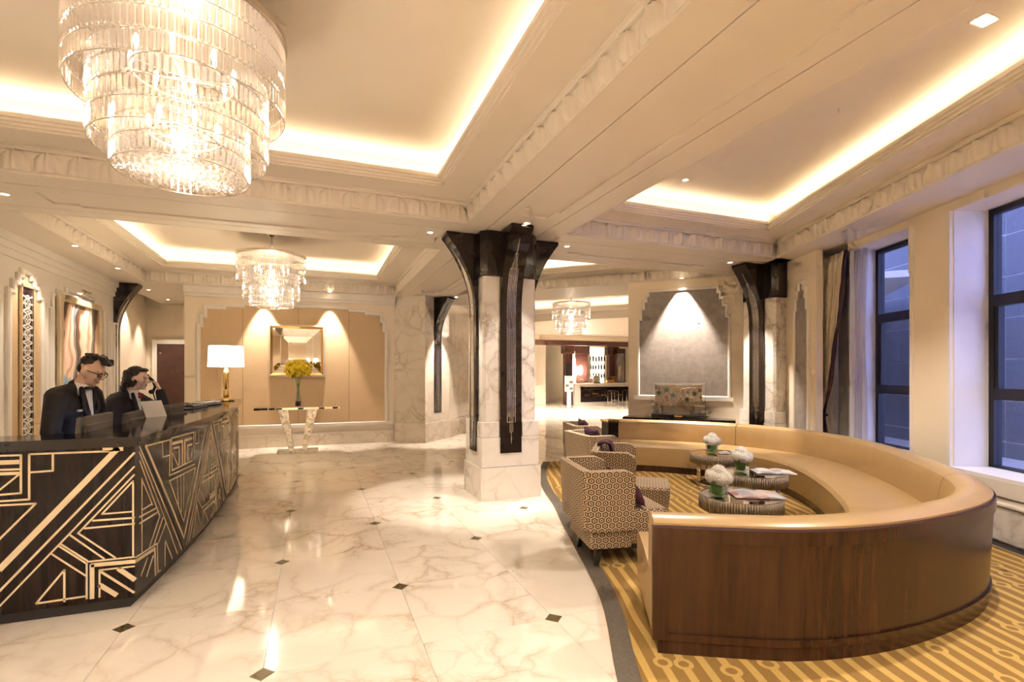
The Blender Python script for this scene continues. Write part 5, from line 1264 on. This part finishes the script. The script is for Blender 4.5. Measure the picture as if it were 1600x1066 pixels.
t = NT('sheer_fabric'); t.t.nodes.remove(t.b); tr = t.n('ShaderNodeBsdfTransparent'); df = t.n('ShaderNodeBsdfDiffuse'); df.inputs[0].default_value = (0.82, 0.78, 0.78, 1); tl = t.n('ShaderNodeBsdfTranslucent'); tl.inputs[0].default_value = (0.8, 0.76, 0.78, 1)
a1 = t.n('ShaderNodeMixShader'); a1.inputs[0].default_value = 0.4; t.l(df.outputs[0], a1.inputs[1]); t.l(tl.outputs[0], a1.inputs[2]); a2 = t.n('ShaderNodeMixShader'); a2.inputs[0].default_value = 0.65; t.l(tr.outputs[0], a2.inputs[1]); t.l(a1.outputs[0], a2.inputs[2]); t.l(a2.outputs[0], t.out.inputs[0]); M['sheer'] = t.m
sh = curtain('sheer_curtain', 6.58, 6.92, 4.27, 'sheer', None, '', folds=7, amp=0.02); tag(sh, 'pale sheer curtain beside the farther window reveal', 'curtain')

# ---------------------------------------------------------------- far bar
YB = 20.0
hd = struct(box('trim_1', 8.5, 18.5, YB, YB+0.35, 2.76, 2.97, M['door_wood']), 'dark wood header over the bar opening')
struct(box('wall_header', 8.0, 18.8, YB+0.02, YB+0.3, 2.97, ZB+0.05, M['plaster']), 'cream ceiling band over the bar')
struct(box('wall_side', 7.5, 10.45, 22.4, 22.6, 0, ZB, M['plaster']), 'beige wall left of the bar')
def at_y(px_, y):       # plan x where the photo column px_ meets the line y
    a = (px_-800)/790; dx = math.sin(YAW) + a*math.cos(YAW); dy = math.cos(YAW) - a*math.sin(YAW); return y*dx/dy
for i, (pa, pb, yb, m, lab) in enumerate(((882, 892, 21.6, 'door_wood', 'slim dark wood pillar left of the bar sconce'), (898, 916, 22.2, 'door_wood', 'dark wood pillar carrying the bright bar sconce'), (950, 962, 22.8, 'door_wood', 'dark wood pillar between the lit shelf and the bar screen'))):
    t = empty('bar_pillar', ((at_y(pa, yb)+at_y(pb, yb))/2, yb, 0)); tag(t, lab, 'pillar'); w_ = (at_y(pb, yb)-at_y(pa, yb))/2
    box('post', -w_, w_, -0.15, 0.15, 0, 2.95, M[m], t); box('capital', -w_-0.1, w_+0.1, -0.2, 0.2, 2.45, 2.9, M[m], t, 0.03)
    if i == 0: box('inset_screen', -w_+0.03, w_-0.03, -0.16, -0.15, 1.2, 2.0, M['black_matte'], t)
for pa, pb, yb in ((893, 898, 22.08), (917, 921, 22.62)):
    t = empty('stepped_pilaster', ((at_y(pa, yb)+at_y(pb, yb))/2, yb, 0)); tag(t, 'narrow cream stepped pilaster left of the bar sconce' if pa == 893 else 'narrow cream stepped pilaster right of the bar sconce', 'pilaster'); w_ = (at_y(pb, yb)-at_y(pa, yb))/2+0.02
    box('shaft', -w_, w_, -0.08, 0.08, 0, 2.25, M['trim'], t); box('upper_step', -w_*0.6, w_*0.6, -0.08, 0.08, 2.25, 2.6, M['trim'], t); box('top_step', -w_*0.3, w_*0.3, -0.08, 0.08, 2.6, 2.9, M['trim'], t)
t = empty('wall_sconce', (at_y(907, 22.0), 22.0, 1.65)); tag(t, 'glowing sconce on the dark bar pillar', 'lamp')
lathe('glow_shade', [(0.02, -0.22), (0.09, -0.14), (0.11, 0.05), (0.08, 0.2), (0.02, 0.26)], M['bulb'], t, 14); box('back_plate', -0.05, 0.05, 0.02, 0.06, -0.1, 0.1, M['brass'], t); point('sconce_light', (0, -0.25, 0), 60, WARM, 0.08, t)
# counter
xa, xb = at_y(900, 21.2), at_y(1000, 21.2)
t = empty('bar_counter', ((xa+xb)/2, 21.4, 0)); tag(t, 'pale topped bar counter with a dark glass front', 'bar counter'); w_ = (xb-xa)/2
box('body', -w_, w_, -0.1, 0.5, 0, 0.98, M['trim'], t); box('dark_front', -w_+0.3, w_, -0.13, -0.10, 0.14, 0.86, M['black'], t); box('countertop', -w_-0.05, w_, -0.3, 0.55, 0.98, 1.04, M['trim'], t, 0.01)
for k in range(5): box('front_inlay', -w_+0.5+k*0.45, -w_+0.8+k*0.45, -0.136, -0.13, 0.45+0.08*(k % 2), 0.47+0.08*(k % 2), M['brass'], t)
# back bar shelf with bottles
x0, x1 = at_y(919, 24), at_y(950, 24)
t = empty('back_bar_shelf', ((x0+x1)/2, 24.2, 0)); tag(t, 'lit back bar shelving with rows of bottles', 'shelf'); w_ = (x1-x0)/2
box('lit_back', -w_, w_, 0.2, 0.24, 0.9, 2.95, M['barglow'], t); box('cabinet', -w_, w_, -0.15, 0.2, 0, 0.9, M['door_wood'], t)
for z in (1.25, 1.72, 2.18, 2.62): box('shelf_board', -w_, w_, -0.08, 0.2, z-0.015, z+0.015, M['glass'] if z < 2 else M['trim'], t)
bot = None; rr = random.Random(2)
for z, rowname in ((1.265, 'lowest'), (1.735, 'middle'), (2.195, 'highest')):
    for k in range(7):
        X = (x0+x1)/2 - w_*0.85 + k*w_*0.28 + rr.uniform(-0.02, 0.02); h = rr.uniform(0.85, 1.1)
        if bot is None: o = bot = lathe('bottle', [(0.045, 0), (0.045, 0.2), (0.02, 0.26), (0.017, 0.33), (0.01, 0.335)], M['black'], None, 10)
        else: o = bot.copy(); COL.objects.link(o)
        o.location = (X, 24.22, z); o.scale = (1, 1, h); tag(o, 'dark bottle on the %s bottle row of the lit back bar' % rowname, 'bottle', 'bottles on the back bar shelf')
# glazed screen right
t = empty('bar_screen', (at_y(969, 22.5), 22.5, 0)); tag(t, 'dark framed etched glass screen beside the bar', 'screen'); w_ = (at_y(977, 22.5)-at_y(962, 22.5))/2
for a, b, c, d in ((-w_, -w_+0.05, 0, 2.8), (w_-0.05, w_, 0, 2.8), (-w_, w_, 2.55, 2.8), (-w_, w_, 1.0, 1.08)): box('frame_bar', a, b, -0.04, 0.04, c, d, M['door_wood'], t)
box('etched_pane', -w_+0.05, w_-0.05, -0.01, 0.01, 1.08, 2.55, M['grey_wall'], t)
for k in range(5): tube('gold_twig', [(-w_+0.1, -0.02, 1.1+0.1*k), (w_-0.12, -0.02, 1.7+0.17*k)], 0.012, M['brass'], t, 5)
# espresso machine, cake dome, pastry case on the counter
def bt(px_): return at_y(px_, 21.25)
t = empty('espresso_machine', (bt(931), 21.3, 1.041)); tag(t, 'silver espresso machine on the bar counter', 'coffee machine'); box('body', -0.19, 0.19, -0.15, 0.2, 0, 0.28, M['steel'], t, 0.03); box('cup_rail', -0.17, 0.17, -0.13, 0.17, 0.28, 0.36, M['chrome'], t, 0.01); box('drip_tray', -0.16, 0.16, -0.2, -0.15, 0.0, 0.06, M['black_matte'], t); tube('group_head', [(-0.08, -0.15, 0.2), (-0.08, -0.2, 0.17)], 0.025, M['chrome'], t)
t = empty('cake_dome', (bt(909), 21.3, 1.041)); tag(t, 'glass cake dome on the left of the bar counter', 'dome'); lathe('dome', [(0.16, 0.02), (0.16, 0.08), (0.13, 0.16), (0.06, 0.20), (0.005, 0.21)], M['vase_glass'], t, 18, caps=False); lathe('plate', [(0.17, 0.0), (0.18, 0.01), (0.18, 0.02), (0.02, 0.02)], M['steel'], t, 18)
t = empty('pastry_case', (bt(955), 21.35, 1.041)); tag(t, 'glass pastry case with brass edges on the bar counter', 'display case')
for a in (-0.24, 0.24):
    for b in (-0.14, 0.14): box('edge_post', a-0.012, a+0.012, b-0.012, b+0.012, 0, 0.30, M['brass'], t)
box('case_top', -0.26, 0.26, -0.16, 0.16, 0.30, 0.315, M['brass'], t); box('case_glass', -0.24, 0.24, -0.15, -0.146, 0, 0.3, M['glass'], t); box('pastry_row', -0.2, 0.2, -0.1, 0.1, 0.002, 0.14, M['orange'], t, 0.03)
# bar stool
for i, (px_, lab) in enumerate(((958, 'silver framed bar stool before the dark counter front'), (981, 'silver framed bar stool at the right end of the counter'))):
    t = empty('bar_stool', (at_y(px_, 20.6), 20.6, 0)); tag(t, lab, 'stool', 'bar stools'); box('seat', -0.2, 0.2, -0.18, 0.18, 0.66, 0.72, M['door_wood'], t, 0.02)
    for a in (-0.18, 0.18):
        for b in (-0.16, 0.16): tube('leg', [(a, b, 0.66), (a*1.1, b*1.1, 0)], 0.013, M['chrome'], t, 6)
    tube('foot_rail', [(-0.19, -0.17, 0.25), (0.19, -0.17, 0.25)], 0.012, M['chrome'], t, 6)
# standing menu sign: plain panels, nothing legible in the photo
t = empty('sign_stand', (at_y(889, 19.6), 19.6, 0)); tag(t, 'floor standing menu sign with dark photo tiles before the bar', 'sign')
box('panel', -0.20, 0.20, -0.02, 0.02, 0.72, 1.40, M['trim'], t, 0.004); box('post', -0.09, 0.09, -0.015, 0.015, 0.03, 0.72, M['trim'], t); box('foot', -0.18, 0.18, -0.15, 0.15, 0.0, 0.03, M['steel'], t)
for a, b in ((0.10, 1.13), (-0.10, 0.98), (0.10, 0.85)): box('photo_tile', a-0.08, a+0.08, -0.026, -0.02, b-0.05, b+0.05, M['bronze'], t)
# ---------------------------------------------------------------- people
def head_shapes(bm, M4, fem=False):
    def el(c, r): 
        b2 = bmesh.new(); add_ell(b2, c, r); b2.transform(M4); tmp = bpy.data.meshes.new('x'); b2.to_mesh(tmp); b2.free(); bm.from_mesh(tmp); bpy.data.meshes.remove(tmp)
    def cp(a, b, r0, r1): add_caps(bm, M4 @ Vector(a), M4 @ Vector(b), r0, r1)
    el((-0.012, 0, 0.030), (0.096, 0.076, 0.092)); el((0.022, 0, -0.030), (0.070, 0.062, 0.092)); el((0.034, 0, -0.080), (0.050, 0.048, 0.040))
    el((0.066, 0, -0.104), (0.021, 0.022, 0.018)); cp((0.088, 0, 0.012), (0.108, 0, -0.028), 0.008, 0.013); el((0.098, 0.010, -0.036), (0.010, 0.008, 0.008)); el((0.098, -0.010, -0.036), (0.010, 0.008, 0.008))
    cp((0.078, -0.035, 0.022), (0.078, 0.035, 0.022), 0.012, 0.012); el((0.083, 0, -0.062), (0.014, 0.022, 0.008)); el((0.081, 0, -0.075), (0.013, 0.019, 0.008))
    el((0.058, 0.036, -0.03), (0.026, 0.022, 0.028)); el((0.058, -0.036, -0.03), (0.026, 0.022, 0.028))
    for s in (-1, 1): el((-0.006, s*0.084, -0.010), (0.022, 0.017, 0.036)); el((0.000, s*0.078, -0.036), (0.011, 0.009, 0.013)); el((0.016, s*0.062, -0.01), (0.03, 0.016, 0.05))
def hand(bm, wrist, d, up, curl=0.5, s=1.0):
    """palm, four fingers and a thumb; d = direction of the fingers, up = back of the hand"""
    wrist, d, up = Vector(wrist), Vector(d).normalized(), Vector(up).normalized(); side = d.cross(up).normalized(); up = side.cross(d)
    for k in (-1.2, -0.4, 0.4, 1.2): add_caps(bm, wrist + side*k*0.012*s, wrist + d*0.085*s + side*k*0.021*s, 0.014*s, 0.012*s, 8)
    for k, L in ((-1.5, 0.060), (-0.5, 0.074), (0.5, 0.080), (1.5, 0.070)):
        p = wrist + d*0.088*s + side*k*0.0185*s; v = d.copy()
        for q in (0.45, 0.32, 0.23):
            v = (v - up*curl*0.9).normalized(); n = p + v*L*q*s; add_caps(bm, p, n, 0.0088*s, 0.0078*s, 8); p = n
    p = wrist + d*0.025*s + side*0.026*s; v = (d*0.7 + side*0.7 - up*0.2).normalized()
    for L in (0.040, 0.030, 0.026): n = p + v*L*s; add_caps(bm, p, n, 0.011*s, 0.0095*s, 8); p = n; v = (v + d*0.35 - up*curl*0.5).normalized()
def person(name, loc, rz, P, label, skin):
    t = empty(name, loc, rz); tag(t, label, 'person')
    HM = Matrix.Translation(P['head']) @ Matrix.Rotation(R(P.get('yaw', 0)), 4, 'Z') @ Matrix.Rotation(R(P['pitch']), 4, 'Y') @ Matrix.Scale(P.get('hsc', 0.92), 4)
    bm = bmesh.new(); head_shapes(bm, HM)
    nb, hd_ = Vector(P['neck']), HM @ Vector((-0.015, 0, -0.06))
    add_caps(bm, nb, hd_, 0.054, 0.047)
    ch, pe = Vector(P['chest']), Vector(P['pelvis'])
    add_caps(bm, ch + Vector((0, -0.09, 0.02)), ch + Vector((0, 0.09, 0.02)), 0.085, 0.085); add_caps(bm, pe, ch, 0.098, 0.098); add_caps(bm, pe + Vector((0, -0.06, 0)), pe + Vector((0, 0.06, 0)), 0.105, 0.105)
    add_caps(bm, ch, nb, 0.08, 0.052)
    for sd, y in (('r', -1), ('l', 1)):
        sh, el_, wr = (Vector(P[k+sd]) for k in ('sh_', 'el_', 'wr_'))
        add_caps(bm, ch + Vector((0, y*0.09, 0.05)), sh, 0.07, 0.055); add_caps(bm, sh, el_, 0.052, 0.040); add_caps(bm, el_, wr, 0.040, 0.026); hand(bm, wr, P['hd_'+sd], P['hu_'+sd], P.get('curl_'+sd, 0.4), P.get('hs', 1.0))
        hp = pe + Vector((0, y*0.095, -0.02)); kn = Vector((0.02, y*0.10, P['knee'])); an = Vector((0, y*0.10, 0.08))
        add_caps(bm, hp, kn, 0.085, 0.058); add_caps(bm, kn, an, 0.058, 0.038); add_caps(bm, an, an + Vector((0.14, 0, -0.04)), 0.04, 0.032)
    body = blob('body', bm, 0.0065, skin, t, 5)
    # jacket
    bm = bmesh.new()
    add_caps(bm, ch + Vector((-0.005, -0.10, 0.03)), ch + Vector((-0.005, 0.10, 0.03)), 0.108, 0.108); add_caps(bm, pe + Vector((-0.005, 0, -0.02)), ch, 0.122, 0.122)
    add_caps(bm, pe + Vector((0, -0.075, -0.02)), pe + Vector((0, 0.075, -0.02)), 0.135, 0.135); add_caps(bm, ch + Vector((-0.02, 0, 0.05)), nb + Vector((-0.026, 0, 0.0)), 0.115, 0.060)
    for y in (-1, 1): add_caps(bm, nb + Vector((-0.03, y*0.035, -0.015)), Vector(P['sh_r' if y < 0 else 'sh_l']) + Vector((-0.01, -y*0.02, 0.01)), 0.048, 0.066)
    for sd, y in (('r', -1), ('l', 1)):
        sh, el_, wr = (Vector(P[k+sd]) for k in ('sh_', 'el_', 'wr_'))
        add_caps(bm, ch + Vector((-0.01, y*0.10, 0.07)), sh, 0.085, 0.072); add_caps(bm, sh, el_, 0.070, 0.056); add_caps(bm, el_, el_ + (wr-el_)*0.92, 0.056, 0.044)
    blob('jacket', bm, 0.008, M['suit'], t, 4)
    # shirt front and collar, proud of the jacket
    bm = bmesh.new(); add_caps(bm, nb + Vector((0.006, 0, -0.03)), nb + (hd_-nb)*0.30, 0.058, 0.053); fr = ch + Vector((0.095, 0, -0.01))
    add_caps(bm, fr + Vector((0.02, 0, -0.06)), nb + Vector((0.035, 0, 0.0)), 0.022, 0.040, fl=1.0); blob('shirt', bm, 0.006, M['shirt'], t, 3)
    # lapels
    for y in (-1, 1):
        bm = bmesh.new(); a, b, c = fr + Vector((0.040, y*0.012, -0.09)), nb + Vector((0.045, y*0.055, -0.01)), fr + Vector((0.025, y*0.075, 0.03))
        add_caps(bm, a, b, 0.012, 0.016); add_caps(bm, a, c, 0.012, 0.014); add_caps(bm, c, b, 0.014, 0.016); blob('lapel', bm, 0.006, M['suit'], t, 3)
    # trousers and shoes
    bm = bmesh.new()
    for y in (-1, 1):
        hp = pe + Vector((0, y*0.09, -0.05)); kn = Vector((0.02, y*0.10, P['knee'])); an = Vector((0, y*0.10, 0.10)); add_caps(bm, hp, kn, 0.105, 0.078); add_caps(bm, kn, an, 0.078, 0.062)
    add_caps(bm, pe + Vector((0, -0.07, -0.06)), pe + Vector((0, 0.07, -0.06)), 0.128, 0.128); blob('trousers', bm, 0.01, M['suit'], t, 4)
    for y in (-1, 1):
        bm = bmesh.new(); add_caps(bm, (-0.04, y*0.10, 0.05), (0.15, y*0.10, 0.042), 0.048, 0.042); blob('shoe', bm, 0.008, M['black'], t, 3)
    # eyes, brows, lips
    for y in (-1, 1):
        bm = bmesh.new(); add_ell(bm, (0.076, y*0.030, 0.000), (0.012, 0.013, 0.0045)); bm.transform(HM); e_ = from_bm('eye', bm, M['eye'], t, True)
        bm = bmesh.new(); add_ell(bm, (0.085, y*0.030, 0.000), (0.004, 0.0055, 0.0045)); bm.transform(HM); from_bm('iris', bm, M['hair'], e_, True)
        bm = bmesh.new(); add_caps(bm, (0.086, y*0.018, 0.020), (0.074, y*0.048, 0.022), 0.0045, 0.003); bm.transform(HM); from_bm('eyebrow', bm, M['hair'], t, True)
    bm = bmesh.new(); add_ell(bm, (0.090, 0, -0.063), (0.007, 0.019, 0.0045)); add_ell(bm, (0.088, 0, -0.072), (0.007, 0.016, 0.0055)); bm.transform(HM); from_bm('lips', bm, M['lips'], t, True)
    return t, HM, nb, fr, ch
# man looking down at his screen
PM = dict(hsc=0.90, head=(0.20, 0, 1.525), pitch=27, yaw=0, neck=(0.12, 0, 1.40), chest=(0.075, 0, 1.22), pelvis=(0.02, 0, 0.95), sh_r=(0.085, -0.185, 1.33), sh_l=(0.085, 0.185, 1.33), el_r=(0.10, -0.265, 1.06), el_l=(0.12, 0.26, 1.06), wr_r=(0.30, -0.20, 0.94), wr_l=(0.32, 0.16, 0.94),
          hd_r=(1, 0.2, -0.15), hd_l=(1, -0.2, -0.15), hu_r=(0, 0, 1), hu_l=(0, 0, 1), knee=0.50)
man, HM, nb, fr, ch = person('person', (-1.78, 4.78, 0), R(-14), PM, 'person in a black suit and glasses looking down behind the desk', M['skin'])
bm = bmesh.new()
def hb(c, r): 
    b2 = bmesh.new(); add_ell(b2, c, r, u=12, v=8); b2.transform(HM); m_ = bpy.data.meshes.new('x'); b2.to_mesh(m_); b2.free(); bm.from_mesh(m_); bpy.data.meshes.remove(m_)
hb((-0.026, 0, 0.054), (0.088, 0.077, 0.068)); hb((-0.052, 0, 0.002), (0.056, 0.070, 0.064)); rr = random.Random(9)
for k in range(60):
    u, v = rr.uniform(-0.075, 0.075), rr.uniform(-0.05, 0.05); hb((u, v, 0.106 + 0.014*rr.random() + 0.020*(u > 0.0)), (0.020, 0.013, 0.014))
for k in range(14): v = -0.05 + 0.1*k/13; hb((0.078 + 0.016*rr.random(), v, 0.098 + 0.016*rr.random()), (0.026, 0.011, 0.016))
blob('hair', bm, 0.005, M['hair'], man, 2)
# glasses
gl = empty('glasses_anchor'); bpy.data.objects.remove(gl)
bm = bmesh.new()
for y in (-1, 1):
    P = [HM @ Vector((0.104 - 0.010*abs(c2), y*(0.033 + 0.026*c2), 0.0 + 0.019*s2)) for c2, s2 in [(math.cos(a*PI/8), math.sin(a*PI/8)) for a in range(16)]]
    add_tube(bm, P, 0.0028, 6, True); add_tube(bm, [HM @ Vector((0.094, y*0.058, 0.008)), HM @ Vector((0.05, y*0.078, 0.008)), HM @ Vector((-0.01, y*0.084, 0.006)), HM @ Vector((-0.03, y*0.082, -0.012))], 0.0026, 6)
add_tube(bm, [HM @ Vector((0.106, -0.008, 0.006)), HM @ Vector((0.106, 0.008, 0.006))], 0.003, 6); from_bm('glasses', bm, M['black'], man, True)
# bow tie, pocket square, badge
bm = bmesh.new(); c = nb + Vector((0.082, 0, -0.012))
add_ell(bm, c, (0.012, 0.012, 0.012))
for y in (-1, 1): add_caps(bm, c, c + Vector((-0.004, y*0.042, 0.004)), 0.008, 0.022, fl=0.6)
blob('bow_tie', bm, 0.004, M['black_matte'], man, 2)
box('pocket_square', ch.x+0.105, ch.x+0.118, -0.125, -0.085, ch.z+0.0, ch.z+0.014, M['shirt'], man)
# woman on the telephone
PW_ = dict(hsc=0.88, head=(0.125, 0, 1.455), pitch=8, yaw=0, neck=(0.06, 0, 1.315), chest=(0.025, 0, 1.135), pelvis=(-0.02, 0, 0.88), sh_r=(0.02, -0.175, 1.245), sh_l=(0.03, 0.175, 1.245), el_r=(0.03, -0.22, 0.99), el_l=(0.27, 0.20, 1.10), wr_r=(0.24, -0.16, 0.90), wr_l=(0.265, 0.105, 1.335),
          hd_r=(1, 0.2, -0.1), hd_l=(-0.35, -0.15, 0.9), hu_r=(0, 0, 1), hu_l=(0.9, 0.2, 0.3), curl_l=0.75, knee=0.46, hs=0.9)
wom, HM, nb, fr, ch = person('person', (-1.72, 5.88, 0), R(-12), PW_, 'person with dark wavy hair and red scarf holding a telephone behind the desk', M['skin2'])
bm = bmesh.new(); rr = random.Random(21)
hb((-0.030, 0, 0.050), (0.098, 0.086, 0.084)); hb((-0.062, 0, -0.03), (0.070, 0.086, 0.10)); hb((0.045, 0, 0.098), (0.040, 0.060, 0.024))
for k in range(130):
    a = rr.uniform(0.62*PI, 1.38*PI); z = rr.uniform(-0.165, 0.06); r_ = 0.094 + 0.018*rr.random() + 0.012*(z < -0.05); hb((-0.012 + r_*math.cos(a), r_*0.98*math.sin(a), z), (0.026, 0.024, 0.030))
for k in range(18): 
    y = rr.choice((-1, 1)); hb((rr.uniform(-0.05, 0.012), y*0.084, rr.uniform(-0.10, 0.06)), (0.024, 0.016, 0.034))
blob('hair', bm, 0.006, M['hair'], wom, 1)
bm = bmesh.new(); c = nb + Vector((0.085, 0, -0.02))
for k in range(7): add_ell(bm, c + Vector((rr.uniform(-0.010, 0.010), rr.uniform(-0.028, 0.028), rr.uniform(-0.028, 0.015))), (0.013, 0.016, 0.013))
blob('red_scarf', bm, 0.005, M['red'], wom, 1)
box('name_badge', ch.x+0.105, ch.x+0.118, -0.10, -0.055, ch.z+0.01, ch.z+0.022, M['steel'], wom)
tw = wom.matrix_basis.copy()
ph = empty('telephone_handset', tuple(tw @ Vector((0.225, 0.075, 1.40)))); tag(ph, 'black corded telephone handset held up behind the desk', 'telephone')
o_ = tw @ Vector((0.225, 0.075, 1.40))
def TL(v): return (tw @ Vector(v)) - o_
tube('handle', [TL((0.155, 0.098, 1.475)), TL((0.205, 0.098, 1.43)), TL((0.232, 0.085, 1.37)), TL((0.222, 0.065, 1.325))], [0.014, 0.013, 0.013, 0.014], M['black_matte'], ph, 10)
for c_ in ((0.147, 0.093, 1.478), (0.212, 0.058, 1.322)):
    bm = bmesh.new(); add_ell(bm, TL(c_), (0.026, 0.024, 0.022)); from_bm('earpiece', bm, M['black_matte'], ph, True)
tube('cord', [TL((0.222, 0.065, 1.315)), TL((0.25, 0.06, 1.22)), TL((0.30, 0.05, 1.10)), TL((0.33, 0.02, 0.98)), TL((0.36, 0.0, 0.90))], 0.006, M['black_matte'], ph, 6)
